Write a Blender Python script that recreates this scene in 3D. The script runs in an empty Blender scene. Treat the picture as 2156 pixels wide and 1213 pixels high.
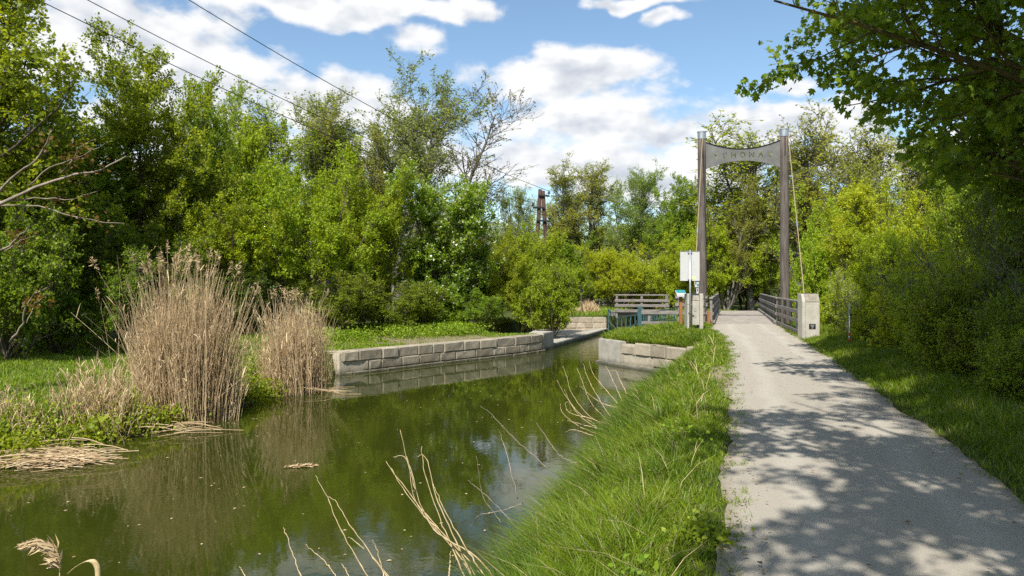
import bpy, bmesh, math, random
import numpy as np
from mathutils import Vector, Matrix

R_ = math.radians
F = 1557.0            # focal length in photo pixels
ZC = 1.75             # eye height above the path
HY = 600.0            # photo row of the horizon
CX = 1078.0
scene = bpy.context.scene
COL = scene.collection
rng = np.random.default_rng(11)
random.seed(5)

def W(px, py, Y):
    return np.array([(px - CX) / F * Y, Y, ZC - (py - HY) / F * Y])

def G(px, py, z=0.0):
    Y = (ZC - z) * F / (py - HY)
    return np.array([(px - CX) / F * Y, Y, z])

# ------------------------------------------------------------------ node helpers
def new_mat(name):
    m = bpy.data.materials.new(name); m.use_nodes = True
    nt = m.node_tree; nt.nodes.clear()
    return m, nt

class NB:
    def __init__(s, nt): s.nt = nt
    def n(s, t, **kw):
        nd = s.nt.nodes.new(t)
        for k, v in kw.items(): setattr(nd, k, v)
        return nd
    def l(s, a, b): s.nt.links.new(a, b)
    def val(s, sock, v):
        if isinstance(v, bpy.types.NodeSocket): s.l(v, sock)
        elif v is not None: sock.default_value = v
    def math(s, op, a, b=None, c=None, clamp=False):
        nd = s.n('ShaderNodeMath', operation=op, use_clamp=clamp)
        s.val(nd.inputs[0], a); s.val(nd.inputs[1], b)
        if c is not None: s.val(nd.inputs[2], c)
        return nd.outputs[0]
    def vmath(s, op, a, b=None):
        nd = s.n('ShaderNodeVectorMath', operation=op)
        s.val(nd.inputs[0], a); s.val(nd.inputs[1], b)
        return nd.outputs['Value'] if op in ('LENGTH', 'DOT_PRODUCT', 'DISTANCE') else nd.outputs[0]
    def mix(s, f, a, b, blend='MIX'):
        nd = s.n('ShaderNodeMix', data_type='RGBA', blend_type=blend)
        s.val(nd.inputs['Factor'], f)
        for sock, v in ((nd.inputs[6], a), (nd.inputs[7], b)):
            if isinstance(v, tuple) and len(v) == 3: v = (*v, 1)
            s.val(sock, v)
        return nd.outputs[2]
    def ramp(s, f, stops, interp='LINEAR'):
        nd = s.n('ShaderNodeValToRGB'); cr = nd.color_ramp; cr.interpolation = interp
        while len(cr.elements) < len(stops): cr.elements.new(0.5)
        for e, (p, c) in zip(cr.elements, stops):
            e.position = p; e.color = (*c, 1) if isinstance(c, tuple) else (c, c, c, 1)
        s.val(nd.inputs[0], f); return nd.outputs[0]
    def noise(s, vec, scale, detail=4, rough=0.55, dist=0.0, out=0):
        nd = s.n('ShaderNodeTexNoise'); s.val(nd.inputs['Vector'], vec)
        nd.inputs['Scale'].default_value = scale; nd.inputs['Detail'].default_value = detail
        nd.inputs['Roughness'].default_value = rough; nd.inputs['Distortion'].default_value = dist
        return nd.outputs[out]
    def maprange(s, v, a, b, c=0.0, d=1.0, smooth=False):
        nd = s.n('ShaderNodeMapRange'); nd.interpolation_type = 'SMOOTHSTEP' if smooth else 'LINEAR'
        s.val(nd.inputs[0], v)
        for i, q in enumerate((a, b, c, d)): nd.inputs[i + 1].default_value = q
        return nd.outputs[0]
    def pos(s): return s.n('ShaderNodeNewGeometry').outputs['Position']
    def obj(s): return s.n('ShaderNodeTexCoord').outputs['Object']
    def mapping(s, v, scale=(1, 1, 1)):
        nd = s.n('ShaderNodeMapping'); s.val(nd.inputs[0], v); nd.inputs['Scale'].default_value = scale
        return nd.outputs[0]
    def attr(s, name): return s.n('ShaderNodeAttribute', attribute_name=name).outputs['Fac']
    def bump(s, h, strength=0.5, dist=0.02):
        nd = s.n('ShaderNodeBump'); nd.inputs['Strength'].default_value = strength
        nd.inputs['Distance'].default_value = dist; s.val(nd.inputs['Height'], h); return nd.outputs[0]
    def principled(s, col, rough=0.8, spec=0.3, metal=0.0, normal=None):
        p = s.n('ShaderNodeBsdfPrincipled')
        if isinstance(col, tuple): col = (*col, 1)
        s.val(p.inputs['Base Color'], col); s.val(p.inputs['Roughness'], rough)
        s.val(p.inputs['Specular IOR Level'], spec); s.val(p.inputs['Metallic'], metal)
        if normal is not None: s.l(normal, p.inputs['Normal'])
        return p.outputs[0]
    def out(s, sh): s.l(sh, s.n('ShaderNodeOutputMaterial').inputs[0])

def leaf_mat(name, c1, c2, trans=0.38, rough=0.5, spec=0.35, warm=1.25):
    m, nt = new_mat(name); b = NB(nt)
    rnd = b.attr('rnd')
    orn = b.n('ShaderNodeObjectInfo').outputs['Random']
    big = b.noise(b.pos(), 0.55, 2)
    f = b.math('ADD', b.math('MULTIPLY', rnd, 0.75), b.math('MULTIPLY_ADD', big, 0.9, -0.33), clamp=True)
    col = b.mix(f, c1, c2)
    hs = b.n('ShaderNodeHueSaturation')
    b.l(b.math('MULTIPLY_ADD', orn, 0.03, 0.485), hs.inputs['Hue'])
    b.l(b.math('MULTIPLY_ADD', rnd, 0.35, 0.82), hs.inputs['Value'])
    b.l(col, hs.inputs['Color'])
    p = b.principled(hs.outputs[0], rough, spec)
    t = b.n('ShaderNodeBsdfTranslucent')
    b.l(b.mix(1.0, hs.outputs[0], (warm * 1.25, 1.35, 0.55), 'MULTIPLY'), t.inputs[0])
    mx = b.n('ShaderNodeMixShader'); mx.inputs[0].default_value = trans
    b.l(p, mx.inputs[1]); b.l(t.outputs[0], mx.inputs[2]); b.out(mx.outputs[0])
    return m

def bark_mat(name, c1, c2, scale=6):
    m, nt = new_mat(name); b = NB(nt)
    v = b.mapping(b.obj(), (1, 1, 0.25))
    n = b.noise(v, scale, 6, 0.65)
    col = b.mix(b.maprange(n, 0.35, 0.65), c1, c2)
    b.out(b.principled(col, 0.9, 0.15, normal=b.bump(n, 0.6, 0.03)))
    return m

def wood_mat(name, c1, c2, stretch=(1, 1, 1), scale=12):
    m, nt = new_mat(name); b = NB(nt)
    o = b.obj()
    g = b.noise(b.mapping(o, stretch), scale, 6, 0.7, 0.4)
    blot = b.noise(o, 1.3, 3)
    col = b.mix(b.maprange(g, 0.3, 0.7), c1, c2)
    col = b.mix(b.maprange(blot, 0.35, 0.75, 0, 0.45), col, (c1[0] * 0.6, c1[1] * 0.56, c1[2] * 0.52))
    b.out(b.principled(col, 0.85, 0.2, normal=b.bump(g, 0.5, 0.01)))
    return m

def plain_mat(name, col, rough=0.5, spec=0.4, metal=0.0, var=0.12, scale=8):
    m, nt = new_mat(name); b = NB(nt)
    n = b.noise(b.obj(), scale, 5, 0.6)
    c = b.mix(b.maprange(n, 0.3, 0.7), tuple(x * (1 - var) for x in col), tuple(min(1, x * (1 + var)) for x in col))
    b.out(b.principled(c, rough, spec, metal, normal=b.bump(n, 0.08, 0.01)))
    return m

def stone_mat(name, c1, c2, stain, use_rnd=True, bumpd=0.03, low=True):
    m, nt = new_mat(name); b = NB(nt)
    p = b.pos()
    n1 = b.noise(p, 3.0, 6, 0.65); n2 = b.noise(p, 26, 5, 0.7)
    f = b.maprange(n1, 0.3, 0.7)
    if use_rnd: f = b.math('ADD', b.math('MULTIPLY', f, 0.6), b.math('MULTIPLY', b.attr('rnd'), 0.55), clamp=True)
    col = b.mix(f, c1, c2)
    vor = b.n('ShaderNodeTexVoronoi'); b.l(p, vor.inputs['Vector']); vor.inputs['Scale'].default_value = 17
    pit = b.maprange(vor.outputs['Distance'], 0.05, 0.22)
    col = b.mix(b.math('MULTIPLY_ADD', pit, -0.5, 0.5), col, tuple(x * 0.5 for x in c1))
    col = b.mix(b.maprange(n2, 0.55, 0.8, 0, 0.55), col, stain)
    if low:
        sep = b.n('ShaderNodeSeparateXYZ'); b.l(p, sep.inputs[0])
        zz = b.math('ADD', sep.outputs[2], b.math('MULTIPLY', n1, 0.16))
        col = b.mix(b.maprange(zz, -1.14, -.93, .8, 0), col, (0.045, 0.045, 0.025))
    h = b.math('ADD', b.math('MULTIPLY', n1, 0.8), b.math('ADD', b.math('MULTIPLY', n2, 0.4), b.math('MULTIPLY', pit, 0.5)))
    b.out(b.principled(col, 0.9, 0.2, normal=b.bump(h, 0.8, bumpd)))
    return m

# ------------------------------------------------------------------ mesh helpers
def mesh_np(name, V, faces, mat=None, parent=None, rnd=None, smooth=False):
    """V (n,3); faces: (m,k) int array or list of such arrays."""
    if not isinstance(faces, list): faces = [faces]
    faces = [f for f in faces if len(f)]
    me = bpy.data.meshes.new(name)
    V = np.asarray(V, np.float32)
    me.vertices.add(len(V)); me.vertices.foreach_set('co', V.ravel())
    loops = np.concatenate([np.asarray(f, np.int32).ravel() for f in faces])
    sizes = np.concatenate([np.full(len(f), np.asarray(f).shape[1], np.int32) for f in faces])
    me.loops.add(len(loops)); me.loops.foreach_set('vertex_index', loops)
    me.polygons.add(len(sizes))
    st = np.zeros(len(sizes), np.int32); st[1:] = np.cumsum(sizes)[:-1]
    me.polygons.foreach_set('loop_start', st)
    try: me.polygons.foreach_set('loop_total', sizes)
    except Exception: pass
    me.update(calc_edges=True)
    if smooth: me.polygons.foreach_set('use_smooth', np.ones(len(sizes), bool))
    if rnd is not None:
        a = me.attributes.new('rnd', 'FLOAT', 'FACE'); a.data.foreach_set('value', np.asarray(rnd, np.float32))
    o = bpy.data.objects.new(name, me); COL.objects.link(o)
    if mat is not None: me.materials.append(mat)
    if parent is not None: o.parent = parent
    return o

def tag(o, label=None, cat=None, group=None, kind=None):
    if label: o['label'] = label
    if cat: o['category'] = cat
    if group: o['group'] = group
    if kind: o['kind'] = kind
    return o

def thing(name, label, cat, loc=(0, 0, 0), rz=0.0, group=None):
    o = bpy.data.objects.new(name, None); COL.objects.link(o)
    o.empty_display_size = 0.2
    o.location = Vector([float(c) for c in loc]); o.rotation_euler = (0, 0, rz)
    return tag(o, label, cat, group)

class MB:
    """collects simple solids into one mesh"""
    def __init__(s): s.V = []; s.F = []; s.n = 0
    def add(s, V, Fs):
        V = np.asarray(V, float)
        s.F += [tuple(i + s.n for i in f) for f in Fs]; s.V.append(V); s.n += len(V); return s
    def box(s, c, size, M=None, ch=0.0):
        hx, hy, hz = (q / 2 for q in size)
        if ch <= 0:
            V = np.array([[x, y, z] for x in (-hx, hx) for y in (-hy, hy) for z in (-hz, hz)])
            Fs = [(0, 1, 3, 2), (4, 6, 7, 5), (0, 4, 5, 1), (2, 3, 7, 6), (0, 2, 6, 4), (1, 5, 7, 3)]
        else:
            bm = bmesh.new(); bmesh.ops.create_cube(bm, size=1)
            for v in bm.verts: v.co = Vector((v.co.x * size[0], v.co.y * size[1], v.co.z * size[2]))
            bmesh.ops.bevel(bm, geom=bm.edges[:], offset=ch, segments=1, affect='EDGES')
            bm.verts.index_update()
            V = np.array([v.co[:] for v in bm.verts]); Fs = [tuple(v.index for v in f.verts) for f in bm.faces]; bm.free()
        if M is not None: V = V @ np.array(M).T
        return s.add(V + np.asarray(c, float), Fs)
    def beam(s, a, b, w, h, up=(0, 0, 1), ch=0.0):
        a = np.asarray(a, float); b = np.asarray(b, float); d = b - a; L = np.linalg.norm(d); d /= L
        u = np.asarray(up, float); side = np.cross(d, u); side /= np.linalg.norm(side); u = np.cross(side, d)
        return s.box((a + b) / 2, (L, w, h), np.stack([d, side, u], 1), ch)
    def tube(s, pts, rad, sides=8, caps=True):
        P = np.asarray(pts, float)[None]; Rr = np.broadcast_to(np.asarray(rad, float), (1, P.shape[1]))
        V, Q = tubes(P, Rr, sides); K = P.shape[1]
        Fs = [tuple(q) for q in Q]
        if caps: Fs += [tuple(range(sides))[::-1], tuple(range((K - 1) * sides, K * sides))]
        return s.add(V, Fs)
    def build(s, name, mat, parent=None, smooth=False):
        me = bpy.data.meshes.new(name); me.from_pydata(np.concatenate(s.V).tolist(), [], s.F); me.update()
        if smooth: me.polygons.foreach_set('use_smooth', np.ones(len(me.polygons), bool))
        o = bpy.data.objects.new(name, me); COL.objects.link(o); me.materials.append(mat)
        if parent is not None: o.parent = parent
        return o

def nrm(a): return a / np.maximum(np.linalg.norm(a, axis=-1, keepdims=True), 1e-9)

def tubes(P, Rr, sides):
    N, K, _ = P.shape
    T = nrm(np.gradient(P, axis=1))
    mean = nrm(P[:, -1] - P[:, 0])
    ref = np.zeros((N, 3)); ref[np.arange(N), np.argmin(np.abs(mean), axis=1)] = 1
    u = nrm(np.cross(T, ref[:, None])); v = np.cross(T, u)
    a = np.arange(sides) / sides * 2 * math.pi
    V = P[:, :, None] + Rr[:, :, None, None] * (np.cos(a)[None, None, :, None] * u[:, :, None] + np.sin(a)[None, None, :, None] * v[:, :, None])
    i = np.arange(N)[:, None, None] * K * sides; k = np.arange(K - 1)[None, :, None] * sides; j = np.arange(sides)[None, None, :]
    j2 = (j + 1) % sides
    Q = np.stack([i + k + j, i + k + j2, i + k + sides + j2, i + k + sides + j], -1).reshape(-1, 4)
    return V.reshape(-1, 3), Q

def merge(parts):
    Vs, Fs, n = [], [], 0
    for V, Q in parts:
        Vs.append(V); Fs.append(Q + n); n += len(V)
    return np.concatenate(Vs), np.concatenate(Fs)

# ------------------------------------------------------------------ the plan: canal edges, path edges, terrain
_L = np.array([(-25, -12.5), (0, -10), (8, -9.3), (12.1, -8.4), (13.35, -7.8), (14.8, -7.2), (17.6, -6.5), (20.5, -6.2), (23.4, -5.95), (24.6, -5.7),
               (27.8, -3.18), (30.7, -.55), (33.1, 1.32), (34.2, 1.9), (46.5, 5.95), (70, 13.3)])
_R = np.array([(-25, -9.5), (0, -2.7), (4.4, -.75), (7.6, .18), (10, .85), (13, 1.62), (17, 2.75), (20, 3.75), (23, 5.0), (24.4, 5.75), (28.8, 3.33), (33.8, 4.9), (46.5, 8.95), (70, 16.3)])
_pl = [G(1510, 1213), G(1516, 1100), G(1522, 1000), G(1535, 870), G(1530, 800), G(1536, 750), G(1524, 715), G(1498, 692), G(1503, 683)]
_pr = [G(2156, 1050), G(1960, 900), G(1800, 790), G(1692, 716), G(1642, 688), G(1632, 683)]
_PL = np.array([(-25, -6.6)] + [(p[1], p[0]) for p in _pl] + [(49.5, 13.9), (58, 17.6), (70, 24)])
_PR = np.array([(-25, -4.2)] + [(p[1], p[0]) for p in _pr] + [(49.5, 16.5), (58, 20.4), (70, 27)])
def Lx(y): return np.interp(y, _L[:, 0], _L[:, 1])
def Rx(y): return np.interp(y, _R[:, 0], _R[:, 1])
def PLx(y): return np.interp(y, _PL[:, 0], _PL[:, 1])
def PRx(y): return np.interp(y, _PR[:, 0], _PR[:, 1])
ZW = -1.25
def sm(t): t = np.clip(t, 0, 1); return t * t * (3 - 2 * t)
def hn(x, y, s=1.0):   # cheap smooth undulation
    return (np.sin(x * 1.7 * s + 1.3 * np.sin(y * 1.1 * s)) + np.sin(y * 2.1 * s + 1.7 * np.sin(x * .9 * s + 2)) + np.sin((x + y) * 3.7 * s)) / 3
def zt(x, y):
    x = np.asarray(x, float); y = np.asarray(y, float)
    l, r, pl, pr = Lx(y), Rx(y), PLx(y), PRx(y)
    sl = (l - x) * np.where((y > 24) & (y < 34.5), .74, .95)
    sr = x - r
    und = hn(x, y)
    # left land
    bank = ZW - .12 + .77 * sm((sl + .15 + .12 * und) / 1.5) + .1 * sm((sl - 1.5) / 5) + .03 * und
    wl = np.where(sl < .22, -1.5, -.52 + .22 * sm((sl - 1) / 6) + .02 * und)
    t = sm((y - 24.2) / .5)
    left = bank * (1 - t) + wl * t
    apron = np.where(sl < .2, -1.6, np.where(sl < 4.2, -1.12, -.35))
    left = np.where(y > 34.3, np.where(y < 47.3, apron, np.where(sl < .3, -1.5, -.22)), left)
    # right land: bank up to the path
    w = np.maximum(pl - r, .6); q = np.clip(sr / w, 0, 1)
    rb = ZW - .1 + (1.35 - .02) * (1 - (1 - q) ** 1.9) + .035 * und * (1 - q)
    wr = np.where(sr < .2, -1.5, -.36 + .35 * sm((sr - .3) / (w * .75)))
    t2 = sm((y - 23.9) / .6)
    right = rb * (1 - t2) + wr * t2
    right = np.where(y > 34.0, np.where(sr < .2, -1.5, -.35 + .3 * sm((y - 44) / 3)), right)
    # beyond the path on its right side
    sp = x - pr
    rr = -.02 - .28 * sm((sp - .4) / 3.5) - .45 * sm((sp - 3) / 7) + .05 * und * sm(sp / 1.5)
    z = np.where(sl > 0, left, np.where(sr > 0, right, ZW - .1 - .7 * sm(np.minimum(-sl, -sr) / 1.2)))
    onp = (x >= pl + .16) & (x <= pr - .16)
    z = np.where(onp, -.035, z)
    z = np.where((x > pr), rr, z)
    # a side stream passes under the wooden bridge
    dt = sm((y - 34.2) / 1.8) * sm((48.0 - y) / 1.8) * sm((x - 8.6 - .28 * (y - 33)) / 1.0)
    z = np.where(x > r + .5, z * (1 - dt) + (-1.6) * dt, z)
    far = sm((y - 49) / 4)
    z = np.where((sr > 0) & (y > 49), z * (1 - far) + (-.45 + .1 * und) * far, z)
    return z

# ------------------------------------------------------------------ materials
M = {}
M['lime'] = leaf_mat('leaf_lime', (.27, .375, .014), (.46, .56, .030), trans=.5)
M['yellow'] = leaf_mat('leaf_yellow_green', (.215, .30, .013), (.40, .475, .026), trans=.5)
M['mid'] = leaf_mat('leaf_mid_green', (.115, .19, .014), (.24, .33, .025), trans=.5)
M['fresh'] = leaf_mat('leaf_fresh_green', (.160, .26, .018), (.32, .42, .034), trans=.5)
M['dark'] = leaf_mat('leaf_dark_green', (.05, .095, .010), (.11, .17, .016), trans=.4)
M['grey'] = leaf_mat('leaf_grey_green', (.17, .215, .05), (.31, .35, .10), trans=.5, warm=1.1)
M['olive'] = leaf_mat('leaf_olive', (.23, .275, .03), (.41, .435, .075), trans=.5, warm=1.2)
M['rust'] = leaf_mat('leaf_rust', (.14, .05, .02), (.20, .12, .03), warm=1.2)
M['white'] = leaf_mat('blossom_white', (.55, .56, .42), (.75, .75, .62), trans=.25)
M['bark'] = bark_mat('bark_brown', (.045, .035, .026), (.13, .105, .08))
M['barkg'] = bark_mat('bark_grey', (.09, .08, .068), (.24, .22, .19))
M['barkl'] = bark_mat('bark_lichen', (.06, .05, .03), (.20, .155, .05), 3)
M['deadwood'] = bark_mat('dead_wood', (.16, .125, .095), (.36, .30, .24), 5)

# ------------------------------------------------------------------ vegetation generators
def spawn(P, Rr, n, t, ang, length, K, up, wob, rfac, r, fall=.5, rmin=.004, weights=None):
    N, K0, _ = P.shape
    L0 = np.linalg.norm(np.diff(P, axis=1), axis=2).sum(1) if weights is None else weights
    idx = r.choice(N, n, p=L0 / L0.sum())
    tt = r.uniform(t[0], t[1], n); f = tt * (K0 - 1); i = np.minimum(f.astype(int), K0 - 2); fr = (f - i)[:, None]
    p = P[idx, i] * (1 - fr) + P[idx, i + 1] * fr
    tan = nrm(P[idx, i + 1] - P[idx, i]); rad = Rr[idx, i] * (1 - fr[:, 0]) + Rr[idx, i + 1] * fr[:, 0]
    th = r.uniform(R_(ang[0]), R_(ang[1]), n)[:, None]; ph = r.uniform(0, 2 * math.pi, n)[:, None]
    ref = np.where(np.abs(tan[:, 2:3]) < .9, np.array([[0, 0, 1.]]), np.array([[1., 0, 0]]))
    u = nrm(np.cross(tan, ref)); v = np.cross(tan, u)
    d = np.cos(th) * tan + np.sin(th) * (np.cos(ph) * u + np.sin(ph) * v)
    Ln = r.uniform(length[0], length[1], n) * (1 - fall * tt)
    pts = [p]
    for k in range(K - 1):
        d = nrm(d + np.array([0, 0, up / (K - 1)]) + r.normal(0, wob, (n, 3)))
        pts.append(pts[-1] + d * (Ln / (K - 1))[:, None])
    r0 = np.maximum(rad * rfac, rmin * 1.6)
    Ro = r0[:, None] * (1 - .78 * np.linspace(0, 1, K))[None]
    return np.stack(pts, 1), np.maximum(Ro, rmin)

def leaves_on(P, n, size, spread, r, t=(.15, 1.0), droop=.2, w=.38, flat=1.3):
    N, K, _ = P.shape
    idx = r.integers(0, N, n); tt = r.uniform(t[0], t[1], n) * (K - 1); i = np.minimum(tt.astype(int), K - 2); fr = (tt - i)[:, None]
    p = P[idx, i] * (1 - fr) + P[idx, i + 1] * fr + r.normal(0, spread, (n, 3))
    tan = nrm(P[idx, i + 1] - P[idx, i])
    return leaf_quads(p, nrm(tan * .6 + r.normal(0, .7, (n, 3)) - np.array([0, 0, droop])), size * r.uniform(.6, 1.25, n), r, w, flat)

def leaf_quads(p, a, s, r, w=.36, flat=.8):
    n = len(p)
    nn = nrm(r.normal(0, 1, (n, 3)) + np.array([0, 0, flat]))
    b = nrm(np.cross(a, nn)); nn = np.cross(b, a); s = s[:, None]
    V = np.stack([p, p + a * s * .45 + b * s * w + nn * s * .10, p + a * s - nn * s * .06, p + a * s * .45 - b * s * w + nn * s * .10], 1)
    return V.reshape(-1, 3), np.arange(4 * n).reshape(n, 4), r.random(n)

def lobed_leaves(P, n, size, spread, r, t=(.2, 1.0)):
    """five-lobed maple leaves: fans of 11 outline points"""
    N, K, _ = P.shape
    idx = r.integers(0, N, n); tt = r.uniform(t[0], t[1], n) * (K - 1); i = np.minimum(tt.astype(int), K - 2); fr = (tt - i)[:, None]
    p = P[idx, i] * (1 - fr) + P[idx, i + 1] * fr + r.normal(0, spread, (n, 3))
    tan = nrm(P[idx, i + 1] - P[idx, i])
    a = nrm(tan * .5 + r.normal(0, .6, (n, 3)) - np.array([0, 0, .45]))
    nn = nrm(r.normal(0, .75, (n, 3)) + np.array([0, 0, .9])); b = nrm(np.cross(a, nn)); nn = np.cross(b, a)
    prof = np.array([(0, 0), (.22, -.02), (.52, .22), (.30, .34), (.50, .68), (.20, .62), (0, 1.0), (-.20, .62), (-.50, .68), (-.30, .34), (-.52, .22), (-.22, -.02)])
    s = (size * r.uniform(.6, 1.2, n))[:, None, None]
    V = p[:, None] + s * (prof[None, :, 1:2] * a[:, None] + prof[None, :, 0:1] * b[:, None] - (np.abs(prof[None, :, 0:1]) * .35 + prof[None, :, 1:2] ** 2 * .2) * nn[:, None])
    k = len(prof); base = np.arange(n)[:, None] * k
    tri = [(0, 1, 2, 3), (0, 3, 4, 5), (0, 5, 6, 7), (0, 7, 8, 9), (0, 9, 10, 11)]
    Q = np.concatenate([base + np.array(q)[None] for q in tri])
    return V.reshape(-1, 3), Q, np.tile(r.random(n), len(tri))

PROTO = {}
def make_tree(key, seed, H, stems=1, stem_lean=8, stem_r=.16, stem_wob=.05, t1=(.3, 1), n1=26, a1=(35, 65), l1=(2.5, 4), up1=.5,
              n2=220, a2=(25, 60), l2=(.9, 1.8), n3=2200, a3=(20, 60), l3=(.35, .8), nl=26000, ls=.13, lspread=.05, fall1=.55, up2=.25, up3=.1,
              bark='bark', leaf='mid', ivy=0, flowers=0, lw=.36, stem_up=.5, stem_len=(.8, 1.0), buds=None, lobed=False, base_spread=.15, twig_r=.004):
    r = np.random.default_rng(seed)
    K = 8; az = r.uniform(0, 2 * math.pi, stems) + np.arange(stems) * 2 * math.pi / stems
    ln = np.radians(r.uniform(.35, 1.0, stems) * stem_lean)
    d = np.stack([np.sin(ln) * np.cos(az), np.sin(ln) * np.sin(az), np.cos(ln)], 1)
    p = d * np.array([[1, 1, 0]]) * base_spread; pts = [p - np.array([[0, 0, .25]])]
    Ls = H * r.uniform(stem_len[0], stem_len[1], stems)
    for k in range(K - 1):
        d = nrm(d + np.array([0, 0, stem_up / (K - 1)]) + r.normal(0, stem_wob, (stems, 3))); pts.append(pts[-1] + d * (Ls / (K - 1))[:, None])
    S = np.stack(pts, 1); SR = stem_r * (1 - .85 * np.linspace(0, 1, K))[None] * r.uniform(.75, 1.1, (stems, 1))
    A, AR = spawn(S, SR, n1, t1, a1, l1, 6, up1, .09, .55, r, fall1, .010)
    top = S[:, 4:]; topR = SR[:, 4:]
    B, BR = spawn(A, AR, n2, (.2, 1), a2, l2, 5, up2, .12, .55, r, .35, .006)
    B2, BR2 = spawn(top, topR, max(6, n2 // 8), (.2, 1), a2, l2, 5, up2, .12, .5, r, .35, .006)
    B = np.concatenate([B, B2]); BR = np.concatenate([BR, BR2])
    Cc, CR = spawn(B, BR, n3, (.15, 1), a3, l3, 4, up3, .14, .6, r, .3, twig_r)
    parts = [tubes(S, SR, 8), tubes(A, AR, 5), tubes(B, BR, 4), tubes(Cc, CR, 3)]
    TV, TF = merge(parts)
    if lobed: LV, LF, LR = lobed_leaves(Cc, nl, ls, lspread, r)
    else: LV, LF, LR = leaves_on(Cc, nl, ls, lspread, r, w=lw)
    hz = np.percentile(LV[:, 2], 99.0)
    rr = np.hypot(LV[:, 0] - np.median(LV[:, 0]), LV[:, 1] - np.median(LV[:, 1]))
    root = thing(key, None, None)
    tr = mesh_np('trunk', TV, TF, M[bark], root, smooth=True)
    cr = mesh_np('crown', LV, LF, M[leaf], root, rnd=LR)
    if buds:
        BV, BF, BRn = leaves_on(Cc, buds[0], buds[1], .02, r, (.7, 1.0)); bo = mesh_np('bud', BV, BF, M[buds[2]], root, rnd=BRn)
        tag(bo, kind='stuff')
    if flowers:
        FV, FF, FR = leaves_on(Cc, flowers, .10, .03, r, (.8, 1.0), droop=-.2, w=.45)
        sel = None
        o = mesh_np('blossom', FV, FF, M['white'], root, rnd=FR); tag(o, kind='stuff')
    if ivy:
        IV, IF, IR = leaves_on(S[:, :6], ivy, .14, .24, r, (.0, 1.0), droop=.5)
        IV2, IF2, IR2 = leaves_on(A[:, :3], ivy // 3, .13, .12, r, (0, 1), droop=.4)
        V, Q = merge([(IV, IF), (IV2, IF2)])
        tag(mesh_np('ivy', V, Q, M['dark'], root, rnd=np.concatenate([IR, IR2])), kind='stuff')
    PROTO[key] = dict(root=root, h=hz, w=2 * np.percentile(rr, 95), used=False)

make_tree('maple_bush', 1, 6.5, stems=9, stem_lean=48, stem_r=.07, stem_wob=.07, t1=(.12, 1), n1=70, a1=(15, 50), l1=(1.6, 3), up1=.5, n2=420, a2=(20, 55), l2=(.7, 1.5),
          n3=3200, l3=(.3, .7), nl=66000, ls=.095, lspread=.05, leaf='yellow', stem_up=.9, base_spread=.5)
make_tree('leafy_tree', 2, 12, stems=3, stem_lean=20, stem_r=.17, t1=(.10, 1), n1=64, a1=(35, 75), l1=(2.4, 4.2), up1=.6, n2=560, l2=(.9, 1.9), n3=4200, l3=(.35, .8),
          nl=80000, ls=.12, lspread=.06, leaf='fresh', bark='bark', fall1=.25)
make_tree('sparse_tree', 3, 13, stems=6, stem_lean=34, stem_r=.15, t1=(.22, 1), n1=80, a1=(15, 42), l1=(2.6, 4.6), up1=.8, n2=620, a2=(18, 42), l2=(1.1, 2.2), n3=4200, a3=(15, 45), l3=(.5, 1.0),
          nl=40000, ls=.115, lspread=.07, leaf='grey', bark='barkg', up2=.5, stem_up=.8, fall1=.3, twig_r=.006)
make_tree('bare_tree', 4, 14, stems=1, stem_lean=4, stem_r=.22, stem_wob=.08, t1=(.3, 1), n1=20, a1=(40, 75), l1=(3, 5), up1=.9, n2=130, a2=(30, 60), l2=(1.2, 2.2), n3=700, l3=(.4, .9),
          nl=700, ls=.13, leaf='olive', bark='barkg', up2=.5, up3=.3, buds=(1500, .10, 'rust'), ivy=0, twig_r=.009)
make_tree('twiggy_tree', 5, 14, stems=4, stem_lean=12, stem_r=.12, t1=(.25, 1), n1=60, a1=(18, 45), l1=(2.2, 4), up1=.6, n2=480, a2=(18, 45), l2=(.9, 1.8), n3=2800, a3=(15, 45), l3=(.5, .9),
          nl=13000, ls=.13, leaf='olive', bark='barkg', up2=.4, twig_r=.007)
make_tree('airy_tree', 6, 15, stems=3, stem_lean=14, stem_r=.2, t1=(.34, 1), n1=60, a1=(22, 55), l1=(2.4, 4.4), up1=.9, n2=520, a2=(20, 50), l2=(1, 2), n3=3400, l3=(.4, .9),
          nl=22000, ls=.135, lspread=.08, leaf='olive', bark='barkg', ivy=2600, fall1=.3, twig_r=.008)
make_tree('flowering_bush', 7, 7, stems=8, stem_lean=28, stem_r=.07, t1=(.1, 1), n1=80, a1=(20, 60), l1=(1.2, 2.4), n2=520, l2=(.6, 1.2), n3=3800, l3=(.25, .55),
          nl=46000, ls=.10, lspread=.05, leaf='fresh', flowers=3800, stem_up=.7, base_spread=.6)
make_tree('understory_shrub', 8, 3.4, stems=14, stem_lean=50, stem_r=.03, t1=(.05, 1), n1=110, a1=(20, 60), l1=(.7, 1.5), n2=520, l2=(.4, .8), n3=2600, l3=(.2, .45),
          nl=30000, ls=.085, lspread=.04, leaf='mid', stem_up=.6, base_spread=.9, fall1=.3)
make_tree('thicket_shrub', 9, 4.6, stems=16, stem_lean=42, stem_r=.035, t1=(.05, 1), n1=150, a1=(15, 60), l1=(1.0, 2.0), n2=800, l2=(.5, 1.1), n3=3600, l3=(.25, .6),
          nl=24000, ls=.085, lspread=.04, leaf='yellow', bark='barkg', stem_up=.5, base_spread=.9, fall1=.3, twig_r=.004)
make_tree('slender_tree', 10, 9, stems=2, stem_lean=5, stem_r=.085, t1=(.42, 1), n1=44, a1=(35, 75), l1=(1.2, 2.4), n2=330, l2=(.6, 1.2), n3=2400, l3=(.3, .6),
          nl=26000, ls=.115, leaf='lime', bark='barkg')

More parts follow.
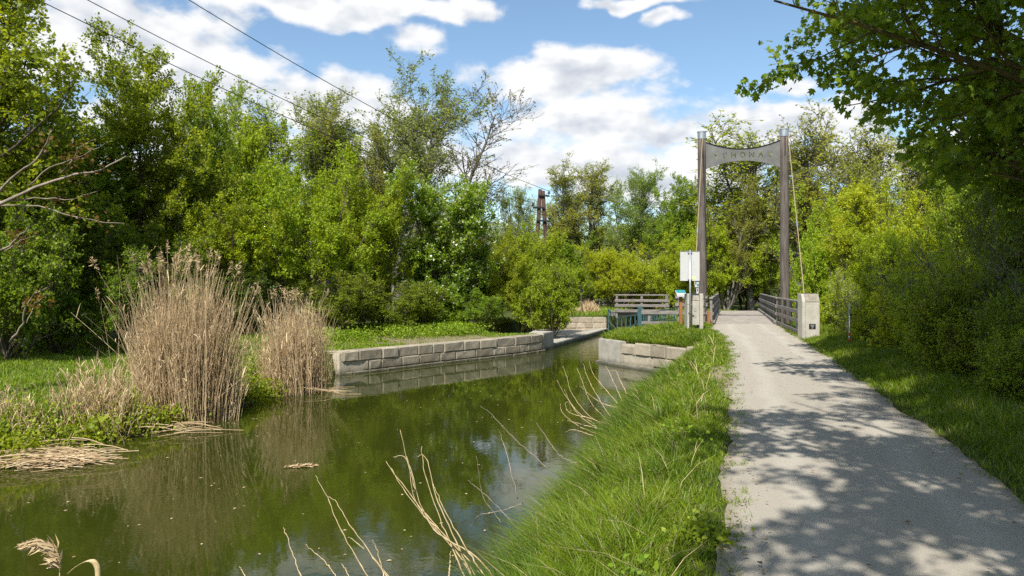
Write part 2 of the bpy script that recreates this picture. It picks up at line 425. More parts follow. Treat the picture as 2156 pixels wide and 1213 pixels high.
def place(key, cx, top, wpx, Y, label, leaf=None, group=None, cat='tree', rz=None, name=None, zb=None, hide_part=None):
    pr = PROTO[key]
    X = (cx - CX) / F * Y
    z0 = float(zt(X, Y)) if zb is None else zb
    H = ZC + (HY - top) / F * Y - z0; Wd = wpx * Y / F
    sz = H / pr['h']; sx = Wd / pr['w']
    if not pr['used']:
        root = pr['root']; pr['used'] = True
    else:
        src = pr['root']; root = src.copy(); COL.objects.link(root)
        for ch in src.children:
            c = ch.copy(); COL.objects.link(c); c.parent = root
    root.location = (X, Y, z0); root.scale = (sx, sx, sz)
    root.rotation_euler = (0, 0, rng.uniform(0, 6.28) if rz is None else rz)
    for k in ('group',):
        if k in root.keys(): del root[k]
    tag(root, label, cat, group)
    if leaf:
        for c in root.children:
            if c.name.startswith('crown'):
                c.material_slots[0].link = 'OBJECT'; c.material_slots[0].material = M[leaf]
    return root

# ------------------------------------------------------------------ setting: ground, path, water
def axis(spec):
    out = []
    for a, b_, s in spec: out.append(np.arange(a, b_, s))
    return np.unique(np.round(np.concatenate(out + [[spec[-1][1]]]), 4))
xs = axis([(-400, -60, 20), (-60, -16, 1.0), (-16, 16, .13), (16, 40, .6), (40, 400, 20)])
ys = axis([(-60, -4, 1.0), (-4, 2, .3), (2, 36, .13), (36, 60, .3), (60, 140, 4), (140, 600, 30)])
XX, YY = np.meshgrid(xs, ys, indexing='ij'); ZZ = zt(XX, YY)
nx, ny = XX.shape
ii = (np.arange(nx - 1)[:, None] * ny + np.arange(ny - 1)[None]).ravel()
m, nt = new_mat('ground_soil'); b = NB(nt)
p = b.pos(); sep = b.n('ShaderNodeSeparateXYZ'); b.l(p, sep.inputs[0])
n1 = b.noise(p, 1.1, 5, .6); n2 = b.noise(p, 9, 5, .7); n3 = b.noise(p, 60, 3, .7)
grass = b.mix(b.maprange(n1, .35, .65), (.040, .058, .014), (.085, .105, .022))
grass = b.mix(b.maprange(n2, .5, .72, 0, .6), grass, (.12, .10, .055))
dry = b.mix(b.maprange(n3, .3, .7), (.20, .165, .10), (.36, .31, .21))
wc = G(1490, 800)
def patch(cx, cy, rx, ry):
    v = b.vmath('MULTIPLY', b.vmath('SUBTRACT', p, (cx, cy, 0)), (1 / rx, 1 / ry, 0)); return b.vmath('LENGTH', v)
worn = b.maprange(b.math('ADD', patch(4.25, 14.0, .8, 3.4), b.math('MULTIPLY_ADD', n2, .9, -.45)), .75, 1.1, 1, 0)
wtop = b.maprange(b.math('ADD', patch(-2.6, 30.3, 4.5, 3.0), b.math('MULTIPLY_ADD', n2, .9, -.45)), .7, 1.15, .8, 0)
col = b.mix(b.math('MAXIMUM', worn, wtop), grass, dry)
mud = b.maprange(b.math('ADD', sep.outputs[2], b.math('MULTIPLY', n2, .2)), -1.12, -.9, 1, 0)
col = b.mix(mud, col, (.035, .028, .018))
b.out(b.principled(col, .95, .1, normal=b.bump(b.math('ADD', n2, b.math('MULTIPLY', n3, .5)), .7, .05)))
M['ground'] = m
g = mesh_np('ground', np.stack([XX, YY, ZZ], -1).reshape(-1, 3), np.stack([ii, ii + ny, ii + ny + 1, ii + 1], 1), M['ground'], smooth=True)
tag(g, 'ground of the canal banks with soil and low grass', kind='structure')

# path: one sheet with ragged edges
py_ = np.concatenate([np.arange(-24, 3, .5), np.arange(3, 33.0, .12), [32.95]])
def wob(n, a, k):
    v = np.convolve(rng.normal(0, 1, n + k * 2), np.hanning(k) / np.sqrt((np.hanning(k) ** 2).sum()), 'same')[k:-k]; return v * a
jl = wob(len(py_), .045, 15) + wob(len(py_), .018, 4); jr = wob(len(py_), .04, 15) + wob(len(py_), .014, 4)
jl[py_ > 32] *= .2; jr[py_ > 32] *= .2
cols = np.array([0, .03, .06, .1, .16, .3, .5, .7, .84, .9, .94, .97, 1])
PV = np.stack([np.stack([PLx(py_) + jl + (PRx(py_) + jr - PLx(py_) - jl) * c, py_, .022 * 4 * c * (1 - c) - .004 + 0 * py_], -1) for c in cols], 1)
def grid_faces(a, c):
    i = (np.arange(a - 1)[:, None] * c + np.arange(c - 1)[None]).ravel(); return np.stack([i, i + 1, i + c + 1, i + c], 1)
m, nt = new_mat('path_asphalt'); b = NB(nt)
p = b.pos(); n1 = b.noise(p, .8, 4); n2 = b.noise(p, 55, 4, .75); n3 = b.noise(p, 220, 2, .7)
vor = b.n('ShaderNodeTexVoronoi'); b.l(p, vor.inputs['Vector']); vor.inputs['Scale'].default_value = 130
col = b.mix(b.maprange(n2, .3, .7), (.325, .29, .235), (.40, .36, .293))
col = b.mix(b.maprange(n1, .4, .7, 0, .3), col, (.34, .315, .275))
col = b.mix(b.maprange(vor.outputs['Distance'], 0, .35, .35, 0), col, (.22, .21, .19))
st = b.noise(p, 2.3, 5, .7); col = b.mix(b.maprange(st, .66, .74, 0, .35), col, (.22, .2, .17))
ed = b.math('ADD', b.math('MULTIPLY', b.attr('edge'), 1.8), b.math('MULTIPLY', b.noise(p, 7, 5, .7), -.55))
col = b.mix(b.maprange(ed, -.24, .02, .5, 0), col, (.21, .165, .105))
trk = b.maprange(b.math('ABSOLUTE', b.math('SUBTRACT', b.math('ADD', b.attr('edge'), b.math('MULTIPLY_ADD', n1, .3, -.15)), .72)), .02, .26, 1, 0, True)
col = b.mix(b.math('MULTIPLY', trk, .5), col, (.44, .405, .34))
pat = b.noise(b.mapping(p, (1, .35, 1)), 1.7, 5, .65); col = b.mix(b.maprange(pat, .56, .68, 0, .32), col, (.25, .225, .185))
sp1 = b.noise(p, 38, 2, .5); col = b.mix(b.maprange(sp1, .71, .75, 0, .35), col, (.10, .08, .05))
b.out(b.principled(col, .9, .2, normal=b.bump(b.math('ADD', n2, n3), .5, .008)))
M['path'] = m
pth = mesh_np('path', PV.reshape(-1, 3), grid_faces(len(py_), 13), M['path'], smooth=True)
ea = pth.data.attributes.new('edge', 'FLOAT', 'POINT'); ea.data.foreach_set('value', np.tile(np.minimum(cols, 1 - cols) * 2.7, len(py_)).astype(np.float32))
tag(pth, 'pale gravel asphalt cycle path leading to the bridge', kind='structure')
fy = np.linspace(49.45, 64, 16)
FV = np.stack([np.stack([PLx(fy) + (PRx(fy) - PLx(fy)) * c, fy, .01 - .75 * sm((fy - 49.5) / 10)], -1) for c in (0, .5, 1)], 1)
tag(mesh_np('path', FV.reshape(-1, 3), grid_faces(16, 3), M['path']), 'path continuing beyond the bridge and dropping away', kind='structure')

m, nt = new_mat('canal_water'); b = NB(nt)
p = b.pos()
rip = b.math('ADD', b.math('MULTIPLY', b.noise(b.mapping(p, (1, .8, 1)), 4.5, 3, .5), .6), b.math('MULTIPLY', b.noise(b.mapping(p, (1, 1, 1)), 16, 2, .5), .16))
big = b.noise(p, .25, 2)
sepw = b.n('ShaderNodeSeparateXYZ'); b.l(p, sepw.inputs[0])
flow = b.maprange(sepw.outputs[1], 27.5, 30.5, 0, 1, True)
amp = b.math('ADD', b.maprange(big, .35, .7, .25, 1), b.math('MULTIPLY', flow, 3.0))
bmp = b.bump(b.math('MULTIPLY', rip, amp), .35, .012)
wp = b.n('ShaderNodeBsdfPrincipled')
b.l(b.mix(b.noise(p, .4, 3), (.023, .030, .003), (.035, .041, .006)), wp.inputs['Base Color'])
wp.inputs['Roughness'].default_value = .025; wp.inputs['IOR'].default_value = 1.33; wp.inputs['Specular IOR Level'].default_value = .55
b.l(bmp, wp.inputs['Normal']); b.out(wp.outputs[0])
M['water'] = m
wv = np.array([(-40, -40, ZW), (60, -40, ZW), (60, 90, ZW), (-40, 90, ZW)])
tag(mesh_np('water', wv, np.array([[0, 1, 2, 3]]), M['water']), 'still green canal water', kind='structure')

# ------------------------------------------------------------------ masonry
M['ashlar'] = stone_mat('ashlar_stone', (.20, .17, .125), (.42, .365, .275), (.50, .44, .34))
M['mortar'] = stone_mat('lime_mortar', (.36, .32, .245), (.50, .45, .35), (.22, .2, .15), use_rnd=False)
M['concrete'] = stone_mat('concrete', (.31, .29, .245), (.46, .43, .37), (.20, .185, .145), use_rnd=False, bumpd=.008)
M['concrete_dry'] = stone_mat('concrete_weathered', (.33, .31, .26), (.47, .445, .385), (.17, .155, .12), use_rnd=False, bumpd=.012, low=False)
M['aggregate'] = stone_mat('exposed_aggregate', (.16, .14, .11), (.36, .33, .27), (.55, .52, .46), use_rnd=False, bumpd=.03, low=False)
M['tan'] = stone_mat('tan_concrete', (.36, .31, .235), (.46, .41, .32), (.3, .25, .18), use_rnd=False, bumpd=.01, low=False)

def resample(pts, step):
    pts = np.asarray(pts, float); s = np.r_[0, np.cumsum(np.linalg.norm(np.diff(pts, axis=0), axis=1))]
    return s, lambda q: np.stack([np.interp(q, s, pts[:, k]) for k in range(pts.shape[1])], -1)
def block_wall(name, label, pts, courses, thick, seed, lens=(.5, 1.45), side=1, jit=.03, topjit=0.0, cat='wall'):
    """ashlar wall along a plan polyline; the seen face lies on the polyline, body behind it (side=+1: to the left of travel)"""
    r = np.random.default_rng(seed); s, at = resample(pts, .2); Ltot = s[-1]
    root = thing(name, label, cat, (pts[0][0], pts[0][1], 0)); off = np.array([pts[0][0], pts[0][1], 0])
    V, Fs, rn = [], [], []
    n = 0
    for ci, (z0, z1, proud) in enumerate(courses):
        q = -r.uniform(0, .6)
        while q < Ltot:
            ln = r.uniform(*lens); a = max(q, 0) + .02; c = min(q + ln, Ltot) - .02; q += ln
            if c - a < .08: continue
            pa, pc = at(a), at(c); t = (pc - pa) / np.linalg.norm(pc - pa); nv = np.array([t[1], -t[0]]) * side   # outward
            o = proud + r.normal(0, jit * .4); za = z0 + .014; zb = z1 - .014 + (r.normal(0, topjit) if ci == len(courses) - 1 else 0)
            # front grid 5x4 with knocked corners
            nu, nvv = 6, 4
            u = np.array([0, .03, .3, .7, .97, 1]); w = np.array([0, .07, .93, 1])
            U, Wg = np.meshgrid(u, w, indexing='ij')
            edge = np.minimum(np.minimum(U, 1 - U) * (c - a), np.minimum(Wg, 1 - Wg) * (zb - za))
            dep = o + np.where(edge < .005, -.028, 0.0) + r.normal(0, jit * .16, U.shape)
            P3 = np.zeros((nu, nvv, 3)); P3[..., :2] = pa + (pc - pa) * U[..., None] + nv * dep[..., None]; P3[..., 2] = za + (zb - za) * Wg + r.normal(0, .006, U.shape)
            back = np.array([[*(pa - nv * thick), za], [*(pc - nv * thick), za], [*(pc - nv * thick), zb], [*(pa - nv * thick), zb]])
            V.append(P3.reshape(-1, 3)); V.append(back)
            gf = [tuple(int(x) + n for x in f) for f in grid_faces(nu, nvv)]
            k0 = n + nu * nvv
            id_ = lambda i, j: n + i * nvv + j
            fs = gf + [tuple([id_(i, nvv - 1) for i in range(nu)] + [k0 + 2, k0 + 3]), tuple([id_(i, 0) for i in range(nu)][::-1] + [k0, k0 + 1]),
                       tuple([id_(0, j) for j in range(nvv)] + [k0 + 3, k0]), tuple([id_(nu - 1, j) for j in range(nvv)][::-1] + [k0 + 1, k0 + 2])]
            Fs += fs; rn += [r.random()] * len(fs); n = k0 + 4
    me = bpy.data.meshes.new('stonework'); me.from_pydata((np.concatenate(V) - off).tolist(), [], Fs); me.update()
    at_ = me.attributes.new('rnd', 'FLOAT', 'FACE'); at_.data.foreach_set('value', np.array(rn, np.float32))
    o = bpy.data.objects.new('stonework', me); COL.objects.link(o); me.materials.append(M['ashlar']); o.parent = root
    # mortar core just behind the face
    mb = MB(); q = np.linspace(0, Ltot, max(2, int(Ltot / .4)) + 1); P2 = at(q); T2 = nrm(np.gradient(P2, axis=0)); N2 = np.stack([T2[:, 1], -T2[:, 0]], 1) * side
    f_ = P2 - N2 * .034; k_ = P2 - N2 * (thick - .12); za, zb = courses[0][0], courses[-1][1] - .07
    VV = np.stack([np.c_[f_, np.full(len(q), za)], np.c_[f_, np.full(len(q), zb)], np.c_[k_, np.full(len(q), zb)], np.c_[k_, np.full(len(q), za)]], 1)
    m4 = len(q); FF = []
    for i in range(m4 - 1):
        for j in range(4): FF.append((i * 4 + j, i * 4 + (j + 1) % 4, (i + 1) * 4 + (j + 1) % 4, (i + 1) * 4 + j))
    FF += [(0, 1, 2, 3), tuple((m4 - 1) * 4 + j for j in (3, 2, 1, 0))]
    mb.add(VV.reshape(-1, 3) - off, FF); mb.build('mortar', M['mortar'], root)
    return root

lw_pts = [(-6.9, 25.5), (-6.35, 24.75), (-5.7, 24.5), (-4.9, 25.4), (-3.18, 27.6), (-1.9, 29.05), (-.55, 30.6), (.5, 31.9), (1.15, 32.9), (1.5, 33.6)]
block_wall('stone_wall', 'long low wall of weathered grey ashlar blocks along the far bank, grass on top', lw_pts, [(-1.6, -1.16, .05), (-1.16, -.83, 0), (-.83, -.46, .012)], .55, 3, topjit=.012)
rw_pts = [(5.95, 24.0), (5.0, 25.6), (4.35, 26.7), (4.02, 27.25)]
block_wall('stone_wall', 'short broken wall of pale stone blocks overgrown by the path side grass bank', rw_pts[::-1], [(-1.6, -1.12, .06), (-1.12, -.78, 0), (-.78, -.36, .02)], .5, 8, lens=(.7, 1.2), side=1, jit=.06, topjit=.05)
bw_pts = [(2.2, 47.0), (6.0, 47.0)]
block_wall('stone_wall', 'tan stone wall at the back of the overflow basin with a grassy top', bw_pts, [(-1.5, -1.0, 0), (-1.0, -.65, 0), (-.65, -.30, 0)], .5, 12, lens=(.5, .9), side=1)
# plain concrete pieces
def prism(name, label, plan, z0, z1, mat, cat='wall', kind=None, ch=.03):
    bm = bmesh.new(); c = np.mean(plan, axis=0)
    vs = [bm.verts.new((x - c[0], y - c[1], 0)) for x, y in plan]; f = bm.faces.new(vs); bm.normal_update()
    if f.normal.z < 0: f.normal_flip()
    e = bmesh.ops.extrude_face_region(bm, geom=[f]); up = [v for v in e['geom'] if isinstance(v, bmesh.types.BMVert)]
    for v in up: v.co.z += z1 - z0
    bmesh.ops.recalc_face_normals(bm, faces=bm.faces[:])
    if ch: bmesh.ops.bevel(bm, geom=bm.edges[:], offset=ch, segments=2, affect='EDGES')
    me = bpy.data.meshes.new(name); bm.to_mesh(me); bm.free(); me.materials.append(mat)
    o = bpy.data.objects.new(name, me); COL.objects.link(o); o.location = (c[0], c[1], z0)
    return tag(o, label, cat, None, kind)
prism('concrete_block', 'squared concrete end of the long stone wall at the lock mouth', [(1.42, 33.62), (1.98, 35.0), (1.0, 35.4), (.75, 33.8)], -1.7, -.44, M['concrete'], 'wall')
prism('concrete_wall', 'smooth pale concrete corner wall of the grass island at the water', [(4.0, 27.24), (3.36, 28.75), (4.9, 33.8), (5.2, 33.7), (3.66, 28.8), (4.25, 27.4)], -1.7, -.335, M['concrete'], 'wall')
prism('footing', 'narrow concrete ledge at the waterline below the island wall', [(5.72, 24.1), (3.90, 27.15), (3.22, 28.7), (3.42, 28.75), (4.1, 27.25), (5.9, 24.2)], -1.8, -1.17, M['concrete'], 'ledge')
prism('concrete_kerb', 'low straight concrete kerb dividing the lock channel from the dry basin', [(1.93, 34.9), (6.2, 47.4), (5.62, 47.5), (1.35, 35.1)], -1.8, -1.02, M['concrete'], 'kerb')
prism('basin_floor', 'dry tan concrete floor of the overflow basin', [(1.3, 35.5), (5.6, 46.95), (1.6, 46.95), (-1.5, 35.5)], -1.4, -1.075, M['tan'], kind='structure', cat=None, ch=0)
prism('concrete_wall', 'far channel wall under the plank footbridge', [(8.95, 46.3), (9.5, 46.1), (13.2, 57), (12.6, 57.2)], -1.8, -.2, M['concrete'])

# ------------------------------------------------------------------ the wooden bridge
M['greywood'] = wood_mat('grey_weathered_wood', (.135, .118, .105), (.33, .30, .275), (.15, 1, 1), 14)
M['postwood'] = wood_mat('gate_post_wood', (.055, .043, .036), (.20, .172, .15), (1, 1, .06), 16)
M['deckwood'] = wood_mat('deck_wood', (.28, .25, .215), (.42, .385, .335), (.3, .3, 1), 10)
M['orangewood'] = wood_mat('orange_wood', (.24, .105, .035), (.36, .18, .07), (1, 1, .15), 14)
M['steel'] = plain_mat('galvanised_steel', (.42, .44, .45), .42, .5, .75, .18, 9)
M['dulsteel'] = plain_mat('dull_steel_plate', (.15, .148, .138), .5, .4, .3, .25, 2)
M['darksteel'] = plain_mat('dark_steel', (.02, .02, .022), .5, .4, .3)
M['bluegreen'] = plain_mat('blue_green_paint', (.045, .105, .115), .45, .4, 0, .25, 10)
M['whitepaint'] = plain_mat('white_paint', (.50, .505, .495), .4, .4, 0, .03, 3)
M['redpaint'] = plain_mat('red_paint', (.55, .03, .02), .4, .4)
M['teal'] = plain_mat('teal_print', (.03, .22, .22), .4, .4)
M['yellowp'] = plain_mat('yellow_print', (.75, .72, .25), .5, .3)
M['black'] = plain_mat('black_paint', (.012, .012, .012), .5, .4)
M['rope'] = plain_mat('tan_cable', (.30, .23, .13), .7, .2)
M['polewood'] = wood_mat('creosoted_pole_wood', (.035, .022, .017), (.115, .07, .05), (1, 1, .08), 12)

Y0, Y1 = 32.95, 49.45
bdir = nrm(np.array([PLx(Y1) - PLx(Y0), Y1 - Y0, 0.])); bside = np.array([bdir[1], -bdir[0], 0])
a0 = np.array([PLx(Y0), Y0, 0]); a1 = np.array([PLx(Y1), Y1, 0]); c0 = np.array([PRx(Y0), Y0 - .6, 0]); c1 = np.array([PRx(Y1), Y1, 0])
bridge = thing('footbridge', 'grey wooden footbridge with plank railings carrying the path', 'bridge', a0)
def rel(root, p): return np.asarray(p, float) - np.array(root.location)
mb = MB(); npl = 100
for k in range(npl):
    t = (k + .5) / npl; l = a0 + (a1 - a0) * t - bside * .25; r_ = np.array([PRx(Y0), Y0, 0]) + (c1 - np.array([PRx(Y0), Y0, 0])) * t + bside * .25
    zj = .006 * math.sin(k * 7.3) + .02 + .05 * math.sin(math.pi * t)
    mb.beam(rel(bridge, l + [0, 0, zj - .04]), rel(bridge, r_ + [0, 0, zj - .04]), 16.5 / npl - .008, .07)
mb.build('deck', M['deckwood'], bridge)
mb = MB()
for q in (.1, .5, .9):
    mb.beam(rel(bridge, a0 * (1 - q) + np.array([PRx(Y0), Y0, 0]) * q + [0, 0, -.3]), rel(bridge, a1 * (1 - q) + c1 * q + [0, 0, -.3]), .25, .4)
mb.build('girder', M['greywood'], bridge)
def railing(root, A, B, n_post, inner, heights=(1.13, .80, .47), kerb=True, post_h=1.12, sag=0.0):
    """timber railing part from A to B; inner = unit vector towards the walkway"""
    A = np.asarray(A, float); B = np.asarray(B, float)
    rl = thing('railing', None, None); rl.parent = root
    d = nrm(B - A)
    for k in range(n_post):
        P = A + (B - A) * k / (n_post - 1)
        MB().box(rel(root, P + [0, 0, post_h / 2 - .15]), (.11, .11, post_h + .3), np.stack([d, inner, [0, 0, 1]], 1), .008).build('post', M['greywood'], rl)
    for z in heights:
        top = z > 1.0
        MB().beam(rel(root, A - d * .12 + inner * (.0 if top else .083) + [0, 0, z + (.025 if top else 0)]), rel(root, B + d * .12 + inner * (0 if top else .083) + [0, 0, z + (.025 if top else 0)]),
                  .16 if top else .05, .06 if top else .14, ch=.006).build('rail', M['greywood'], rl)
    if kerb:
        MB().beam(rel(root, A + inner * .12 + [0, 0, .11]), rel(root, B + inner * .12 + [0, 0, .11]), .12, .14, ch=.01).build('kerb', M['greywood'], rl)
    return rl
railing(bridge, a0 - bside * .12, a1 - bside * .12, 9, bside)
r0 = np.array([PRx(Y0), Y0, 0.])
railing(bridge, r0 + bside * .12, c1 + bside * .12, 9, -bside)
# the flared approach railing from the right concrete post
rb0 = np.array([9.93, 25.0, 0]); dd = nrm(r0 + bside * .15 - rb0)
railing(bridge, rb0, r0 + bside * .16 - dd * .25, 5, np.array([-dd[1], dd[0], 0]), kerb=False)
railing(bridge, rb0 + [0, 0, -.38], r0 + bside * .16 - dd * .25 + [0, 0, -.38], 2, np.array([-dd[1], dd[0], 0]), heights=(.47,), kerb=False, post_h=.6)
# wing railing to the left of the bridge mouth
w0 = W(1350, 682, 33.6); w0[2] = 0; w1 = np.array([8.8, 33.35, 0])
wm = W(1421, 650, 33.5); wm[2] = 0
wing = thing('wooden_fence', 'grey wooden railing beside the bridge mouth, its left end stepped down', 'railing', w0)
wd = nrm(w1 - w0)
fr = np.array([wd[1], -wd[0], 0])
for P, h in ((w0 + wd * .35, .55), (wm + wd * .18, 1.18), (w1 - wd * .15, 1.18), (w0 + wd * 2.6, 1.18)):
    MB().box(rel(wing, P + [0, 0, h / 2 - .3]), (.12, .10, h + .6), np.stack([wd, fr, [0, 0, 1]], 1), .008).build('post', M['greywood'], wing)
for A, z, hh in ((w0, .03, .14), (w0, .50, .16), (wm, .86, .14), (wm, 1.2, .12)):
    MB().beam(rel(wing, A + fr * .075 + [0, 0, z]), rel(wing, w1 + fr * .075 + [0, 0, z]), .05, hh, ch=.006).build('rail', M['greywood'], wing)
# small plank bridge across the lock channel
f0 = np.array([6.1, 46.2, 0]); f1 = np.array([10.0, 45.6, 0]); fd = nrm(f1 - f0); fs = np.array([fd[1], -fd[0], 0])
fb = thing('plank_bridge', 'narrow plank footbridge with grey railings across the lock channel', 'bridge', f0)
mb = MB()
for k in range(24):
    P = f0 + (f1 - f0) * (k + .5) / 24; mb.beam(rel(fb, P - fs * .55 + [0, 0, .09]), rel(fb, P + fs * .55 + [0, 0, .09]), .155, .05)
mb.build('deck', M['greywood'], fb)
for s in (-1, 1):
    MB().beam(rel(fb, f0 + fs * s * .45 + [0, 0, -.05]), rel(fb, f1 + fs * s * .45 + [0, 0, -.05]), .14, .22).build('girder', M['greywood'], fb)
    railing(fb, f0 + fd * .45 + fs * s * .6, f1 - fd * .45 + fs * s * .6, 3, fs * (1 if s > 0 else 1), heights=(1.1, .78, .47, .14), kerb=False)

# ------------------------------------------------------------------ the gateway
gl = W(1479, 640, 35.3); gl[2] = 0; gr = W(1653, 640, 34.7); gr[2] = 0
gate = thing('gateway', 'tall gateway of two timber posts with a curved steel nameplate over the bridge', 'gateway', (gl + gr) / 2)
gd = nrm(gr - gl); gn = np.array([-gd[1], gd[0], 0])
tops = {}
for nm, P, tp, tz in (('l', gl, W(1477.5, 290, 35.3), 8.72), ('r', gr, W(1651, 288, 34.7), 8.72)):
    topP = np.array([tp[0], tp[1], tz]); base = P + np.array([0, 0, -1.9]); tops[nm] = topP
    k = np.linspace(0, 1, 14)
    pts = base + (topP - base) * k[:, None]
    post = MB().tube([rel(gate, q) for q in pts], .226 - .04 * k, 20).build('post', M['postwood'], gate, True)
    c = MB()
    rr = np.array([.2, .2, .214, .214]); zz = np.array([-.02, .30, .30, .345])
    c.tube([rel(gate, topP + [0, 0, z]) for z in zz], rr, 24); c.build('cap', M['steel'], post)
    hook = MB().tube([rel(gate, topP + [0, 0, z] - gn * .2) for z in (-.9, -.02)], .02, 6).build('bracket', M['darksteel'], post)
# steel plate with cut-out name
Lp = np.linalg.norm(tops['r'][:2] - tops['l'][:2]); half = Lp / 2 - .16
zmid = 7.92
u = np.linspace(-1, 1, 41)
ztop = 8.18 + .37 * u ** 2; zbot = 7.63 - .38 * u ** 2
bm = bmesh.new()
vt = [bm.verts.new((x * half, -.012, z - zmid)) for x, z in zip(u, ztop)]; vb = [bm.verts.new((x * half, -.012, z - zmid)) for x, z in zip(u, zbot)]
fc = bm.faces.new(vt + vb[::-1])
e = bmesh.ops.extrude_face_region(bm, geom=[fc])
for v in e['geom']:
    if isinstance(v, bmesh.types.BMVert): v.co.y += .024
bmesh.ops.recalc_face_normals(bm, faces=bm.faces[:])
me = bpy.data.meshes.new('nameplate'); bm.to_mesh(me); bm.free()
plate = bpy.data.objects.new('nameplate', me); COL.objects.link(plate)
word = 'SCH\u00d6NAU'; cutters = []
for k, chh in enumerate(word):
    cu = bpy.data.curves.new('letters', 'FONT'); cu.body = chh; cu.align_x = 'CENTER'; cu.size = .34; cu.extrude = .1; cu.offset = .004; cu.resolution_u = 3
    to = bpy.data.objects.new('letters', cu); COL.objects.link(to)
    to.location = ((-1.24 + k * 2.48 / 6) , 0, -.13); to.rotation_euler = (R_(90), 0, 0)
    bpy.context.view_layer.update()
    dg = bpy.context.evaluated_depsgraph_get(); cm = bpy.data.meshes.new_from_object(to.evaluated_get(dg)); cm.transform(to.matrix_world)
    co = bpy.data.objects.new('cutter', cm); COL.objects.link(co); bpy.data.objects.remove(to); cutters.append(co)
for co in cutters:
    md = plate.modifiers.new('cut', 'BOOLEAN'); md.operation = 'DIFFERENCE'; md.solver = 'EXACT'; md.object = co
bpy.context.view_layer.update(); dg = bpy.context.evaluated_depsgraph_get()
nm_ = bpy.data.meshes.new_from_object(plate.evaluated_get(dg)); plate.modifiers.clear(); plate.data = nm_
for co in cutters: bpy.data.objects.remove(co)
nm_.name = 'nameplate'; nm_.materials.clear(); nm_.materials.append(M['dulsteel'])
plate.parent = gate
mid = (tops['l'] + tops['r']) / 2; plate.location = rel(gate, [mid[0], mid[1], zmid]); plate.rotation_euler = (0, 0, math.atan2(gd[1], gd[0]))
# top edge flange of the plate
fl = MB(); pts = [np.array([x * half, .0, z - zmid + .018]) for x, z in zip(u, ztop)]
for q0, q1 in zip(pts[:-1], pts[1:]): fl.beam(q0, q1 + (q1 - q0) * .02, .09, .03)
flo = fl.build('flange', M['darksteel'], plate)
# stay cables
cl0 = tops['l'] + np.array([-.02, -.22, -.05]); cl1 = W(1461, 622, 28.3)
cr0 = tops['r'] + np.array([.12, -.2, -.05]); cr1 = W(1693, 618, 24.6)
for A, B in ((cl0, cl1), (cr0, cr1)):
    cb = MB().tube([rel(gate, A + (B - A) * t) for t in np.linspace(0, 1, 12)], .018, 6).build('stay_cable', M['rope'], gate)
    tm = A + (B - A) * .62; tb = A + (B - A) * .655
    MB().tube([rel(gate, tm), rel(gate, tb)], .032, 8).build('turnbuckle', M['steel'], cb)
for A, B in ((tops['l'] + [.05, .2, -.4], a0 + (a1 - a0) * .55 + [-.15, 0, 1.1]), (tops['r'] + [-.15, .18, -.4], r0 + (c1 - r0) * .42 + [.15, 0, 1.1])):
    MB().tube([rel(gate, A + (np.asarray(B) - A) * t) for t in np.linspace(0, 1, 8)], .014, 6).build('stay_cable', M['darksteel'], gate)

# small signs on the left gate post
sg = thing('trail_sign', 'small teal and white trail signs fixed low on the left gate post', 'sign', W(1467, 612, 34.6))
MB().box((0, -.02, .28), (.19, .012, .24), ch=.004).build('panel', M['whitepaint'], sg)
MB().box((-.05, -.028, .34), (.06, .004, .11)).box((.045, -.028, .26), (.08, .004, .12)).build('emblem', M['teal'], sg)
MB().box((.03, -.02, -.02), (.10, .012, .28), ch=.004).build('panel', M['whitepaint'], sg)
MB().box((.03, -.028, .03), (.035, .004, .13)).build('mark', M['black'], sg)
MB().tube([(0, .03, -.6), (0, .03, .42)], .018, 6).build('bracket', M['steel'], sg)

